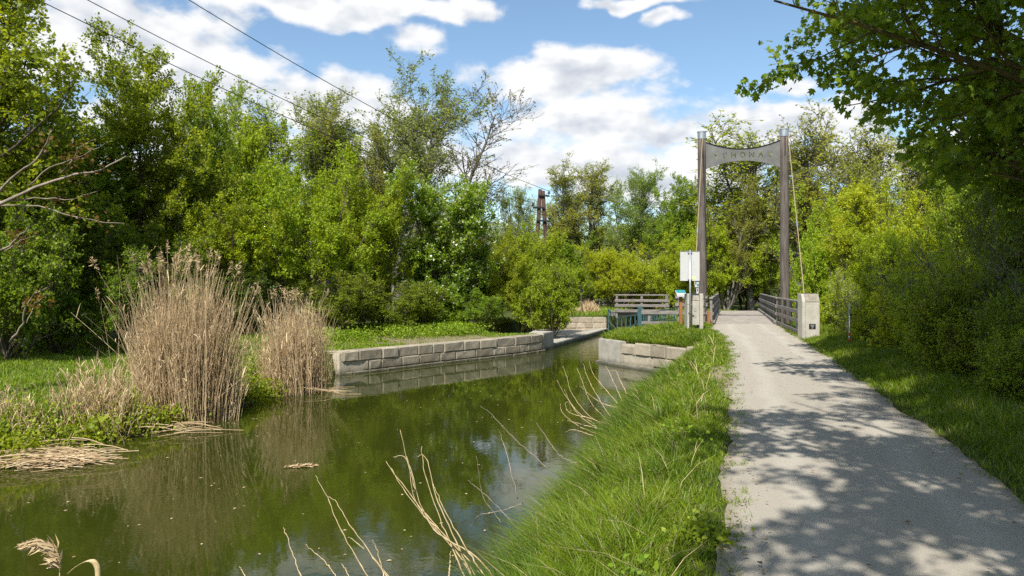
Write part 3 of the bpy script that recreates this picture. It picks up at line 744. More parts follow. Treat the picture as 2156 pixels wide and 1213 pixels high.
# ------------------------------------------------------------------ concrete anchor blocks
def anchor(label, loc, rz, wd, h, niche):
    root = thing('concrete_post', label, 'post', loc, rz)
    dp = .5
    def solid(x0, x1, y0, yt, hh, slope, name, mat, z0=-.4):
        # profile in y-z extruded in x, front edge chamfered by slope
        prof = [(y0, z0), (y0, hh - slope), (y0 + slope * .55, hh), (yt, hh), (yt, z0)]
        V = [(x, y, z) for x in (x0, x1) for y, z in prof]; n = len(prof)
        Fs = [tuple(range(n)), tuple(range(2 * n - 1, n - 1, -1))] + [(i, n + i, n + (i + 1) % n, (i + 1) % n)[::-1] for i in range(n)]
        bm = bmesh.new(); vs = [bm.verts.new(v) for v in V]
        for f in Fs: bm.faces.new([vs[i] for i in f])
        bmesh.ops.recalc_face_normals(bm, faces=bm.faces[:]); bmesh.ops.bevel(bm, geom=bm.edges[:], offset=.012, segments=1, affect='EDGES')
        me = bpy.data.meshes.new(name); bm.to_mesh(me); bm.free(); me.materials.append(mat)
        o = bpy.data.objects.new(name, me); COL.objects.link(o); o.parent = root; return o
    fw = .10 if niche else .13
    for i in (0, 1):
        if niche and i == 1: continue
        x0 = -wd / 2 if i == 0 else wd / 2 - fw
        solid(x0, x0 + fw, -dp / 2, dp / 2, h, .02 if not niche else .26, 'fin', M['concrete_dry'])
    x0 = -wd / 2 + fw + .002; x1 = wd / 2 if niche else wd / 2 - fw - .002
    solid(x0, x1, -dp / 2 + (.02 if niche else .07), dp / 2 - .01, h - .27, .02, 'body', M['concrete_dry'], z0=-.4 if niche else .28)
    hd = solid(x0, x1, -dp / 2 + (.02 if niche else .07) - .004, dp / 2 - .004, h, .25, 'head', M['aggregate'], z0=h - .268)
    if niche:
        yf = -dp / 2 + .016
        MB().box((.04, yf, .40), (.21, .02, .17), ch=.004).build('plate', M['darksteel'], root)
        n = MB(); n.add([(-.03, yf - .014, .46), (.11, yf - .014, .46), (.04, yf - .014, .30), (-.03, yf + .01, .46), (.11, yf + .01, .46), (.04, yf + .01, .30)], [(0, 1, 2), (3, 5, 4), (0, 3, 4, 1), (1, 4, 5, 2), (2, 5, 3, 0)])
        n.build('hook', M['steel'], root)
    else:
        yf = -dp / 2 + .066
        for z in (.62, .86):
            a = np.linspace(0, 2 * math.pi, 17)
            MB().tube([(.045 * math.cos(t), yf - .002, z + .055 * math.sin(t)) for t in a], .011, 5, False).build('ring_mark', M['concrete'], root)
    return root
anchor('pale concrete anchor post with a dark plate, at the right edge of the path', (9.75, 24.3, 0), R_(-4), .56, 1.46, True)
anchor('stained concrete anchor post standing in the grass behind the sign pole', (6.92, 28.15, -.05), R_(0), .60, 1.47, False)

# ------------------------------------------------------------------ sign seen from behind
sp_ = W(1453, 697, 27.6); sb = thing('road_sign', 'white rectangular sign seen from behind on a thin steel pole', 'sign', (sp_[0], sp_[1], -.1))
ztp = ZC + 74 / F * 27.6 + .1
MB().tube([(0, 0, -.2), (0, 0, ztp)], .034, 12).build('pole', M['steel'], sb, True)
bz0 = ZC + 9 / F * 27.6 + .1; bz1 = ZC + 71 / F * 27.6 + .1
bd = MB(); bw, bh = .72, bz1 - bz0
bd.box((0, .055, (bz0 + bz1) / 2), (bw, .006, bh)); bd.box((-bw / 2, .045, (bz0 + bz1) / 2), (.006, .022, bh)); bd.box((bw / 2, .045, (bz0 + bz1) / 2), (.006, .022, bh))
bd.box((0, .045, bz0), (bw, .022, .006)); bd.box((0, .045, bz1), (bw, .022, .006))
board = bd.build('board', M['whitepaint'], sb)
MB().box((.16, .050, bz0 + .11), (.14, .002, .07)).build('sticker', M['yellowp'], board)
for z in (bz1 - .06, bz0 + .04): MB().box((0, .03, z), (.16, .04, .035), ch=.004).build('clamp', M['steel'], sb)
MB().box((0, .02, ZC - 41 / F * 27.6 + .1), (.20, .05, .03), ch=.004).build('clamp', M['steel'], sb)

# ------------------------------------------------------------------ information desk
ip = W(1433.5, 690, 30.5); inf = thing('information_desk', 'small slanted teal and white information board on an orange wooden post', 'sign', (ip[0], ip[1], -.2))
MB().box((0, .02, .75), (.12, .12, 1.7), ch=.01).build('post', M['orangewood'], inf)
Mx = np.array(Matrix.Rotation(R_(28), 3, 'X'))
MB().box((0, 0, 1.62), (.40, .40, .05), Mx, .01).build('panel', M['whitepaint'], inf)
MB().box((0, .045, 1.675), (.37, .25, .012), Mx).build('print', M['teal'], inf)
MB().box((0, -.20, 1.52), (.42, .03, .12), ch=.008).build('lip', M['whitepaint'], inf)
# a second grey/orange stub post by the bridge mouth
st_ = thing('timber_stub', 'short pale orange timber stub beside the bridge kerb', 'post', W(1492, 690, 32.6)[:2].tolist() + [-.1])
MB().box((0, 0, .3), (.13, .13, .8), ch=.012).build('shaft', M['orangewood'], st_)

# ------------------------------------------------------------------ route marker pole on the right verge
mp = G(1788.5, 738, -.02) + np.array([0, 0, .06]); mk = thing('marker_pole', 'thin steel marker pole with red and white bands in the right verge', 'pole', mp)
MB().tube([(0, 0, -.3), (0, 0, 1.22)], .019, 10).build('tube', M['steel'], mk, True)
for k, mt in enumerate(('redpaint', 'whitepaint', 'redpaint')): MB().tube([(0, 0, .19 + k * .075), (0, 0, .262 + k * .075)], .024, 12).build('band', M[mt], mk, True)
MB().box((.005, -.02, .98), (.075, .03, .16), ch=.006).build('collar', M['steel'], mk)
MB().box((.03, -.03, .90), (.05, .02, .07), ch=.004).build('clip', M['darksteel'], mk)

# ------------------------------------------------------------------ blue-green lock railing
lr = thing('metal_railing', 'blue green metal railing around the lock channel', 'railing', (6.2, 40, 0))
def pw(px, py, Y): return rel(lr, W(px, py, Y))
T0, B0, L0 = pw(1281, 651, 46.3), pw(1281, 695, 46.3), pw(1281, 676, 46.3)
T1, B1, L1 = pw(1300, 671, 41.5), pw(1300, 699, 41.5), pw(1300, 696, 41.5)
T2, B2, L2 = pw(1347, 660, 38.5), pw(1347, 699, 38.5), pw(1347, 680, 38.5)
T3, B3, L3 = pw(1420, 650, 43.5), pw(1420, 692, 43.5), pw(1420, 668, 43.5)
for A, B in ((T0, T1), (T1, T2), (T2, T3)): MB().beam(A, B, .05, .05).build('rail', M['bluegreen'], lr)
for A, B in ((L0, L1), (L1, L2), (L2, L3)): MB().beam(A, B, .04, .04).build('rail', M['bluegreen'], lr)
for A, B in ((T0, B0), (T1, B1)): MB().beam(A, B - [0, 0, .3], .07, .07, up=(0, 1, 0)).build('post', M['bluegreen'], lr)
for k in range(1, 5):
    t = k / 5; MB().beam(T1 + (T2 - T1) * t, B1 + (B2 - B1) * t - [0, 0, .25], .045, .03, up=(0, 1, 0)).build('baluster', M['bluegreen'], lr)
for k in range(1, 13):
    t = k / 13; MB().beam(T2 + (T3 - T2) * t, B2 + (B3 - B2) * t - [0, 0, .25], .04, .03, up=(0, 1, 0)).build('baluster', M['bluegreen'], lr)
MB().beam(T3 + [0, 0, .06], B3 - [0, 0, .2], .07, .06, up=(0, 1, 0)).build('post', M['bluegreen'], lr)
pt = MB().box(pw(1347, 672, 38.4), (.22, .12, 1.35), ch=.02); pt.box(pw(1353, 676, 38.6), (.10, .1, 1.1), ch=.02); pt.build('gate_post', M['bluegreen'], lr)
lr2 = thing('metal_railing', 'dark metal railing with close balusters behind the grey wooden railing', 'railing', W(1390, 690, 42))
A, B, C_, D_ = (rel(lr2, W(*q)) for q in ((1355, 664, 40), (1395, 652, 45), (1360, 700, 40), (1395, 690, 45)))
MB().beam(A, B, .045, .045).build('rail', M['bluegreen'], lr2); MB().beam(C_ + (A - C_) * .25, D_ + (B - D_) * .25, .04, .04).build('rail', M['bluegreen'], lr2)
for k in range(11):
    t = k / 10; MB().beam(A + (B - A) * t, C_ + (D_ - C_) * t, .035, .03, up=(0, 1, 0)).build('baluster', M['bluegreen'], lr2)

# far little sign post
fp = thing('waymark_post', 'thin dark post with a small plate by the pale dry reeds beyond the basin', 'post', W(1223.5, 655, 50))
MB().tube([(0, 0, -.4), (0, 0, 1.45)], .03, 8).build('shaft', M['barkg'], fp); MB().box((.02, -.04, 1.38), (.24, .03, .2), ch=.005).build('plate', M['darksteel'], fp)

# ------------------------------------------------------------------ utility pole and wires
PY = 52.0
up_ = W(1140, 600, PY); pole = thing('utility_pole', 'brown wooden A-frame utility pole with three crossarms rising above the bushes', 'utility pole', (up_[0], up_[1], -.5))
zt_ = lambda py: ZC - (py - HY) / F * PY + .5
MB().tube([(-.68, 0, -1), (-.09, 0, zt_(399))], [.19, .13], 10).build('leg', M['polewood'], pole, True)
MB().tube([(.66, .1, -1), (.11, 0, zt_(402))], [.19, .13], 10).build('leg', M['polewood'], pole, True)
ends = []
for py, xa, xb, xi in ((412, -.2, .55, .52), (437, -.62, .2, -.6), (465, -.35, .62, .58)):
    z = zt_(py); arm = MB().beam((xa, -.19, z), (xb, -.19, z - .05), .09, .11).build('crossarm', M['darksteel'], pole)
    ii_ = MB().tube([(xi, -.19, z + q) for q in (.04, .10, .12, .20, .22, .30)], [.03, .03, .10, .08, .06, .04], 10).build('insulator', M['black'], arm, True)
    ends.append(np.array([up_[0] + xi, up_[1] - .19, -.5 + z + .30]))
wm_ = M['black']
for (e, (qx, qy), nm2) in zip(ends, ((400, 0), (225, 20), (268, 90)), ('highest of the three black power lines crossing the sky', 'middle power line, first to dip behind the left trees', 'lowest black power line running down behind the bushes')):
    far = W(qx, qy, 26); d = far - e; B = e + d * 1.5
    pts = []
    for t in np.linspace(0, 1, 30):
        P = e + (B - e) * t; P = P - np.array([0, 0, 1.2 * 4 * t * (1 - t)]) + np.array([0, 0, 1.2 * 4 * (1 / 1.5) * (1 - 1 / 1.5)]) * t * 1.5 * .98
        pts.append(P)
    o = MB().tube(pts, .016, 5).build('power_line', wm_); tag(o, nm2, 'power line', 'power lines')

# ------------------------------------------------------------------ trees
LB = 'trees of the left bank'
place('leafy_tree', 30, -190, 500, 24, 'tall full-leaved tree at the left edge reaching out of the picture top', 'fresh', LB, rz=.4)
place('leafy_tree', 300, 130, 270, 31, 'round-topped green tree standing second from the left edge, below the power lines', 'fresh', LB, rz=2.2)
place('leafy_tree', 395, 180, 140, 33, 'narrow green crown just right of the round-topped left tree', 'fresh', LB, rz=4.0)
place('leafy_tree', 130, 230, 330, 27, 'leafy tree filling the gap beneath the tall left edge tree', 'fresh', LB, rz=5.2)
place('twiggy_tree', 215, 330, 260, 34, 'mid-height tree with thin twigs behind the lawn', 'mid', LB)
place('maple_bush', 545, 250, 330, 40, 'yellow-green tree with thin upright twigs behind the big spreading bush', 'yellow', LB, rz=1.1)
place('twiggy_tree', 560, 205, 170, 45, 'slim light green treetop touching the lowest power line', 'yellow', LB)
place('twiggy_tree', 690, 222, 150, 50, 'nearly leafless twiggy tree left of the tall pale tree', None, LB)
place('maple_bush', 610, 335, 400, 32.5, 'broad yellow-green bush with radiating dark branches behind the reeds', 'yellow', LB, rz=0)
place('maple_bush', 470, 420, 300, 30, 'arching bush with low spreading branches above the tallest reeds', 'yellow', LB, rz=3.3)
place('maple_bush', 800, 380, 280, 36, 'dense yellow-green bush between the spreading bush and the white-flowering one', 'yellow', LB, rz=2.1)
place('sparse_tree', 828, 122, 430, 52, 'tallest pale grey-green tree in the middle with open branching crown', 'grey', LB, rz=.8)
place('sparse_tree', 760, 215, 230, 54, 'smaller pale tree at the left flank of the tallest pale tree', 'olive', LB, rz=2.8)
place('bare_tree', 930, 172, 200, 50, 'leafless grey tree with reddish buds beside the tallest pale tree', None, LB, rz=1.0)
place('flowering_bush', 955, 382, 230, 38, 'large green bush dotted with white blossom', None, LB, cat='bush', rz=.3)
place('maple_bush', 1105, 485, 230, 41, 'yellow-green bush in front of the utility pole at the wall end', 'yellow', LB, cat='bush', rz=4.4)
place('maple_bush', 1030, 500, 170, 39, 'light bush squeezed right of the white-flowering bush', 'yellow', LB, cat='bush', rz=5.4)
place('airy_tree', 1092, 398, 95, 64, 'slim ivy-clad tree left of the utility pole', 'fresh', LB)
US = 'shrubs along the left bank'
for cx, tp, w, Y, lab, lf, kk in ((-20, 440, 380, 21.5, 'dark shrub under the tall tree at the left edge of the lawn', 'mid', 'understory_shrub'), (150, 500, 330, 23.8, 'dark round shrub at the back of the sunlit lawn', 'mid', 'understory_shrub'),
                              (320, 480, 300, 26.5, 'dark shrub directly behind the tallest reeds', 'mid', 'understory_shrub'), (480, 560, 260, 29, 'shady shrub seen between the two reed clumps', 'dark', 'understory_shrub'),
                              (700, 580, 240, 31, 'low dark green shrub behind the shorter reed clump', 'mid', 'understory_shrub'), (840, 600, 220, 33.5, 'low green shrub on the wall lawn below the dense bush', 'mid', 'understory_shrub'),
                              (980, 610, 180, 36, 'low shrub at the foot of the white-flowering bush', 'fresh', 'understory_shrub'), (1140, 560, 170, 39, 'loose shrub overhanging the dry basin', 'yellow', 'understory_shrub')):
    place(kk, cx, tp, w, Y, lab, lf, US, 'shrub')
BG = 'trees behind the bridge'
for key, cx, tp, w, Y, lab, lf in (
        ('airy_tree', 1235, 352, 190, 76, 'brownish tree with ivy trunks right of the utility pole', 'olive'),
        ('airy_tree', 1195, 405, 100, 82, 'light green crown directly behind the utility pole', 'yellow'),
        ('airy_tree', 1340, 362, 140, 72, 'rounded green treetop left of the gateway', 'fresh'),
        ('leafy_tree', 1438, 375, 120, 66, 'bright green tree just left of the left gate post', 'fresh'),
        ('twiggy_tree', 1400, 430, 130, 74, 'grey twiggy tree between the rounded treetop and the gateway', None),
        ('twiggy_tree', 1580, 268, 210, 62, 'tall twiggy tree showing through the gateway opening', 'yellow'),
        ('sparse_tree', 1530, 385, 150, 60, 'pale branching tree framed between the gate posts', 'olive'),
        ('twiggy_tree', 1690, 255, 160, 56, 'tall thin-twigged tree just right of the gateway', 'olive'),
        ('twiggy_tree', 1800, 280, 190, 50, 'twiggy brownish tree right of the cable and below the overhanging branch', 'olive'),
        ('airy_tree', 1920, 300, 240, 44, 'olive tree half hidden behind the overhanging maple', 'olive'),
        ('airy_tree', 2080, 250, 280, 40, 'olive tree at the far right behind the maple leaves', 'olive'),
        ('maple_bush', 1300, 520, 170, 58, 'lime bush beyond the plank bridge', 'lime'),
        ('flowering_bush', 1345, 540, 110, 60, 'pale-flowering bush beyond the plank bridge', 'yellow'),
        ('maple_bush', 1415, 500, 160, 56, 'green bush beyond the wooden railing left of the sign', 'lime'),
        ('maple_bush', 1230, 560, 120, 62, 'small bush beyond the basin right of the yellow-green bushes', 'yellow'),
        ('maple_bush', 1520, 470, 170, 60, 'lime bush at the end of the bridge, left of the path', 'lime'),
        ('maple_bush', 1610, 440, 160, 62, 'dense bush at the end of the bridge, right of the path', 'yellow'),
        ('flowering_bush', 1565, 520, 120, 64, 'shaded bush straight ahead where the path ends', 'mid')):
    place(key, cx, tp, w, Y, lab, lf, BG, 'bush' if 'bush' in key else 'tree')
RT = 'thicket right of the path'
for key, cx, tp, w, Y, lab, lf in (
        ('maple_bush', 1735, 425, 190, 40, 'bright lime bush right behind the right gate post cable', 'lime'),
        ('slender_tree', 1785, 390, 120, 25.0, 'slim lime tree with pale bare stems behind the marker pole', 'lime'),
        ('maple_bush', 1840, 420, 240, 31, 'broad lime bush right of the marker pole', 'lime'),
        ('maple_bush', 1960, 390, 280, 26, 'tall lime bush in front of the olive trees at the right', 'lime'),
        ('thicket_shrub', 1860, 560, 230, 22.5, 'twiggy shrub leaning over the verge right of the marker pole', 'lime'),
        ('maple_bush', 2110, 330, 330, 21, 'high green bush below the maple at the right edge', 'fresh'),
        ('thicket_shrub', 1985, 520, 290, 17.8, 'tangled brown twig thicket in shade beside the path', 'lime'),
        ('thicket_shrub', 2110, 470, 330, 14.8, 'darkest tangled thicket at the right picture edge', 'lime'),
        ('understory_shrub', 1960, 610, 250, 16.2, 'leafy lime shrub leaning toward the path in front of the darkest thicket', 'lime'),
        ('understory_shrub', 1865, 630, 170, 20.5, 'leafy lime shrub right behind the red and white banded pole', 'lime'),
        ('understory_shrub', 2060, 590, 300, 13.2, 'broad leafy shrub at the verge below the right edge thicket', 'fresh'),
        ('maple_bush', 1905, 480, 250, 20.5, 'lime bush behind the leafy verge shrubs', 'lime'),
        ('understory_shrub', 1745, 600, 130, 29, 'low shrub behind the pale concrete anchor post', 'lime'),
        ('understory_shrub', 1900, 660, 170, 18.6, 'low leafy shrub at the verge edge in front of the brown thicket', 'mid'),
        ('understory_shrub', 2190, 640, 300, 11.3, 'low shrub at the lower right edge of the verge', 'mid'),
        ('thicket_shrub', 2290, 380, 460, 12.5, 'tall thicket leaning in from the right edge', 'mid')):
    place(key, cx, tp, w, Y, lab, lf, RT, 'bush' if 'bush' in key else ('shrub' if 'shrub' in key else 'tree'))
for k, (Y, off, hz_, wd_, lab, lf) in enumerate(((8.2, 1.55, .95, 1.5, 'low leafy shrub nearest the viewer on the right verge', 'mid'), (10.4, 1.5, 1.2, 1.8, 'knee-high shrub beside the shaded right path edge', 'fresh'),
        (12.8, 1.45, 1.45, 1.9, 'spreading shrub beside the middle of the shaded path', 'fresh'), (15.4, 1.5, 1.6, 2.0, 'leafy shrub crowding the verge before the lit path stretch', 'lime'), (18.2, 1.75, 1.5, 1.7, 'small bright shrub on the verge nearer than the banded pole', 'lime'))):
    X_ = float(PRx(Y)) + off + wd_ * .22
    place('understory_shrub', CX + X_ / Y * F, HY - (hz_ + float(zt(X_, Y)) - ZC) / Y * F, wd_ / Y * F, Y, lab, lf, RT, 'shrub')
for k, (cx, tp, Y) in enumerate(((130, 380, 70), (330, 420, 75), (520, 400, 72), (720, 420, 80), (890, 430, 85), (1010, 470, 95), (1130, 490, 105), (1260, 470, 110), (1380, 470, 105), (1480, 460, 95), (1600, 430, 88), (1720, 420, 80), (1860, 400, 70), (2050, 380, 62), (2250, 350, 58))):
    place('airy_tree' if k % 2 else 'twiggy_tree', cx, tp, 230, Y, 'distant spring tree glimpsed behind the nearer trees', ('yellow', 'fresh', 'olive')[k % 3], 'distant trees')

q_ = np.random.default_rng(42)
for k in range(34):
    cx = -150 + k * 72 + q_.uniform(-25, 25)
    place(('maple_bush', 'flowering_bush', 'thicket_shrub')[k % 3] if k % 3 != 1 else 'maple_bush', cx, q_.uniform(495, 545), q_.uniform(190, 260), q_.uniform(66, 92), 'distant green bush glimpsed low between the nearer trunks', ('yellow', 'lime', 'fresh', 'mid')[k % 4], 'distant bushes', 'bush')
# the big overhanging maple and the one behind the viewer that shades the path
make_tree('overhanging_maple', 21, 10.5, stems=1, stem_lean=6, stem_r=.26, t1=(.30, 1), n1=40, a1=(58, 88), l1=(5.6, 8.2), up1=.25, n2=620, a2=(20, 60), l2=(1.3, 2.6), n3=5200, l3=(.4, .9),
          nl=85000, ls=.125, lspread=.08, leaf='mid', bark='barkl', lobed=True, fall1=.35, up2=.1, up3=-.1)
pr = PROTO['overhanging_maple']
def place_maple(x, y, rz, sc, label, leaf=None):
    if not pr['used']: root = pr['root']; pr['used'] = True
    else:
        root = pr['root'].copy(); COL.objects.link(root)
        for ch in pr['root'].children: c = ch.copy(); COL.objects.link(c); c.parent = root
    root.location = (x, y, float(zt(x, y))); root.rotation_euler = (0, 0, rz); root.scale = sc
    tag(root, label, 'tree', 'maples over the path'); return root
place_maple(9.35, 11.1, .3, (1.0, 1.0, 1.0), 'maple whose dark leafy boughs hang into the upper right corner')
place_maple(4.3, -1.4, 2.0, (.95, .95, 1.3), 'maple behind the viewer, casting the dappled shade on the nearest path')
place_maple(8.9, 4.2, 4.4, (1.0, 1.0, 1.36), 'maple right of the near path, its lowest boughs above the picture top')

# the bare branch on the left
bl = thing('bare_branch_tree', 'dead pale branching tree reaching in from the left edge over the lawn', 'tree', (-11.2, 14.6, -.55))
P0 = np.array([-11.2, 14.6, -.7])
def brp(pts, Y): return np.array([W(x, y, Y) for x, y in pts])
lines = [([(-170, 520), (-60, 455), (0, 425), (60, 392), (130, 365), (190, 355), (245, 322)], 14.5, .05), ([(-120, 500), (0, 410), (50, 370), (100, 340), (128, 300), (140, 285)], 14.3, .035),
         ([(-60, 450), (0, 432), (70, 433), (130, 450), (200, 465), (250, 470)], 14.7, .022), ([(0, 426), (60, 415), (130, 418), (190, 400)], 14.6, .018), ([(60, 392), (110, 345), (160, 330), (215, 300)], 14.4, .016),
         ([(130, 365), (165, 330), (180, 310), (220, 300)], 14.4, .012), ([(-120, 620), (-20, 540), (20, 525), (60, 500), (80, 480)], 14.2, .03), ([(10, 530), (40, 505), (70, 495)], 14.2, .012),
         ([(20, 720), (55, 685), (65, 650), (90, 620), (130, 606)], 15.2, .022), ([(55, 680), (60, 640), (78, 615)], 15.2, .01)]
mb = MB()
mb.tube([P0 - P0, np.array([.1, 0, 1.4]), np.array([.0, .05, 2.6]), np.array([.15, 0, 3.9])], [.16, .13, .11, .05], 8)
twigs = []
r = np.random.default_rng(5)
for pts, Y, rad in lines:
    P = brp(pts, Y) - np.array(bl.location); P[:, 1] += np.linspace(0, .6, len(P)) * r.uniform(-1, 1)
    q = np.linspace(0, len(P) - 1, len(P) * 3); P = np.stack([np.interp(q, np.arange(len(P)), P[:, k]) for k in range(3)], 1) + r.normal(0, .01, (len(q), 3))
    mb.tube(P, np.linspace(rad, rad * .25, len(q)), 6); twigs.append(P[-8:])
mb.tube([(0, 0, 1.2), brp([(-120, 500)], 14.4)[0] - np.array(bl.location)], [.09, .05], 7)
mb.tube([(0, 0, .4), brp([(-120, 620)], 14.2)[0] - np.array(bl.location)], [.07, .03], 7)
mb.build('trunk', M['deadwood'], bl, True)
TP = np.stack([t_[:6] for t_ in twigs if len(t_) >= 6])
V, Q, rn = leaves_on(TP, 260, .09, .10, r); tag(mesh_np('young_leaf', V, Q, M['rust'], bl, rnd=rn), kind='stuff')

# ------------------------------------------------------------------ grass
def grass_mat(name, c1, c2, dryfrac=.06):
    m, nt = new_mat(name); b = NB(nt)
    rnd = b.attr('rnd'); n1 = b.noise(b.pos(), .9, 3)
    f = b.math('ADD', b.math('MULTIPLY', rnd, .6), b.math('MULTIPLY_ADD', n1, 1.3, -.5), clamp=True)
    col = b.mix(f, c1, c2)
    col = b.mix(b.math('GREATER_THAN', rnd, 1 - dryfrac), col, (.34, .27, .14))
    p = b.principled(col, .45, .35); t = b.n('ShaderNodeBsdfTranslucent'); b.l(b.mix(1.0, col, (1.3, 1.3, .6), 'MULTIPLY'), t.inputs[0])
    mx = b.n('ShaderNodeMixShader'); mx.inputs[0].default_value = .35; b.l(p, mx.inputs[1]); b.l(t.outputs[0], mx.inputs[2]); b.out(mx.outputs[0]); return m
M['grass'] = grass_mat('grass_blades', (.075, .145, .008), (.27, .345, .014))
m, nt = new_mat('pale_straw'); b = NB(nt); n1 = b.noise(b.pos(), 14, 3); b.out(b.principled(b.mix(b.maprange(n1, .3, .7), (.36, .26, .125), (.60, .48, .28)), .5, .3)); M['straw'] = m
M['sedge'] = grass_mat('sedge_blades', (.045, .10, .008), (.14, .215, .014), .05)
M['lawn'] = grass_mat('lawn_blades', (.13, .225, .014), (.27, .35, .024), .05)
M['drygrass'] = grass_mat('dry_grass_blades', (.15, .18, .035), (.32, .29, .12), .35)
def blades(x, y, h, w, lean, r, K=4, dirbias=None, z=None):
    n = len(x); z = zt(x, y) if z is None else z
    az = r.uniform(0, 2 * math.pi, n); d = np.stack([np.cos(az), np.sin(az), 0 * az], 1)
    if dirbias is not None: d = d + np.asarray(dirbias); d[:, 2] = 0; d = d / np.maximum(1, np.linalg.norm(d, axis=1, keepdims=True))
    fa = r.uniform(0, math.pi, n); s = np.stack([np.cos(fa), np.sin(fa), 0 * fa], 1)
    t = np.linspace(0, 1, K)
    cen = np.stack([x, y, z - .02], 1)[:, None] + (d * (lean * h)[:, None])[:, None] * (t ** 2)[None, :, None]
    cen[..., 2] += (h[:, None] * t[None] * (1 - .35 * np.minimum(lean, 1.2)[:, None] * t[None]))
    ww = (w[:, None] * np.array([.8, 1, .75, .08])[None, :K] * .5)[..., None] * s[:, None]
    V = np.stack([cen - ww, cen + ww], 2).reshape(-1, 3)
    base = np.arange(n)[:, None] * 2 * K
    Q = np.concatenate([base + np.array([2 * k, 2 * k + 1, 2 * k + 3, 2 * k + 2])[None] for k in range(K - 1)])
    return V, Q, np.tile(r.random(n), K - 1)
def scatter(n, x0f, x1f, y0, y1, r, ybias=1.6):
    y = y0 + (y1 - y0) * r.random(n) ** ybias
    u = r.random(n); a = x0f(y); c = x1f(y); return a + (c - a) * u, y, u
def clump(x, y): return .5 + .5 * hn(x * 1.3, y * 1.3, 1.4)
r = np.random.default_rng(77)
def bank_grass():
    x, y, u = scatter(230000, Rx, lambda q: PLx(q) + .03, 2.8, 33.3, r, 1.9)
    wornd = np.hypot((x - 4.25) / .8, (y - 14.0) / 3.4) + .35 * hn(x, y, 4) + r.normal(0, .28, len(x))
    isl = (y > 24.0) & (x - Rx(y) < .20)
    edge = np.clip((PLx(y) - x) / .45, 0, 1)
    keep = (wornd > r.uniform(.7, 1.15, len(x))) & ~isl & (r.random(len(x)) < .25 + .75 * edge)
    x, y, u, edge = (q[keep] for q in (x, y, u, edge))
    h = (.10 + .46 * (1 - u) ** .8 * (.35 + .9 * clump(x, y))) * (.55 + .45 * edge) * r.uniform(.4, 1.35, len(x))
    h = np.where(y > 19, np.minimum(h, .24 + .2 * r.random(len(h)) ** 3), h); h = np.where(u > .75, np.minimum(h, .17), h)
    w = np.maximum(.0065, y * .00095) * r.uniform(.7, 1.6, len(x))
    lean = r.uniform(.15, .9, len(x)) + .35 * (1 - u)
    V, Q, rn = blades(x, y, h, w, lean, r, dirbias=np.stack([-.22 * (1 - u), -.05 + 0 * u, 0 * u], 1))
    tag(mesh_np('bank_grass', V, Q, M['grass'], rnd=rn), 'long fresh green grass on the slope between path and canal', 'grass', kind='stuff')
bank_grass()
def sedge():
    q = np.random.default_rng(31); n = 170; y0 = 3.4 + 15 * q.random(n) ** 1.2; x0 = Rx(y0) + np.abs(q.normal(0, .40, n)) + .05
    m_ = 70; x = np.repeat(x0, m_) + q.normal(0, .06, n * m_); y = np.repeat(y0, m_) + q.normal(0, .06, n * m_)
    hh = np.repeat(q.uniform(.35, .75, n), m_) * q.uniform(.5, 1.1, n * m_)
    V, Q, rn = blades(x, y, hh, np.maximum(.012, y * .0014) * q.uniform(.7, 1.3, n * m_), q.uniform(.3, 1.15, n * m_), q, dirbias=np.tile([[-.3, -.05, 0]], (n * m_, 1)), z=np.maximum(zt(x, y), ZW))
    tag(mesh_np('sedge', V, Q, M['sedge'], rnd=rn), 'dark green arching sedge tufts overhanging the near waterline', 'sedge', kind='stuff')
sedge()
def verge_grass():
    x, y, u = scatter(120000, lambda q: PRx(q) - .03, lambda q: PRx(q) + 2.4, 4.5, 32, r, 1.5)
    keep = r.random(len(x)) < np.clip((x - PRx(y)) / .35, .15, 1) * (1 - .5 * u)
    keep &= ~((np.abs(x - 9.75) < .3) & (np.abs(y - 24.3) < .28)); keep &= ~((np.abs(x - mp[0] + .012 * (y - mp[1])) < .12) & (y < mp[1] + .1) & (y > mp[1] - 1.5))
    x, y, u = x[keep], y[keep], u[keep]
    h = (.10 + .30 * sm(u * 2.2) * (.5 + .7 * clump(x, y))) * r.uniform(.5, 1.2, len(x)); w = np.maximum(.006, y * .0009) * r.uniform(.8, 1.4, len(x))
    V, Q, rn = blades(x, y, h, w, r.uniform(.1, .8, len(x)), r)
    tag(mesh_np('verge_grass', V, Q, M['grass'], rnd=rn), 'green grass verge along the right edge of the path', 'grass', kind='stuff')
verge_grass()
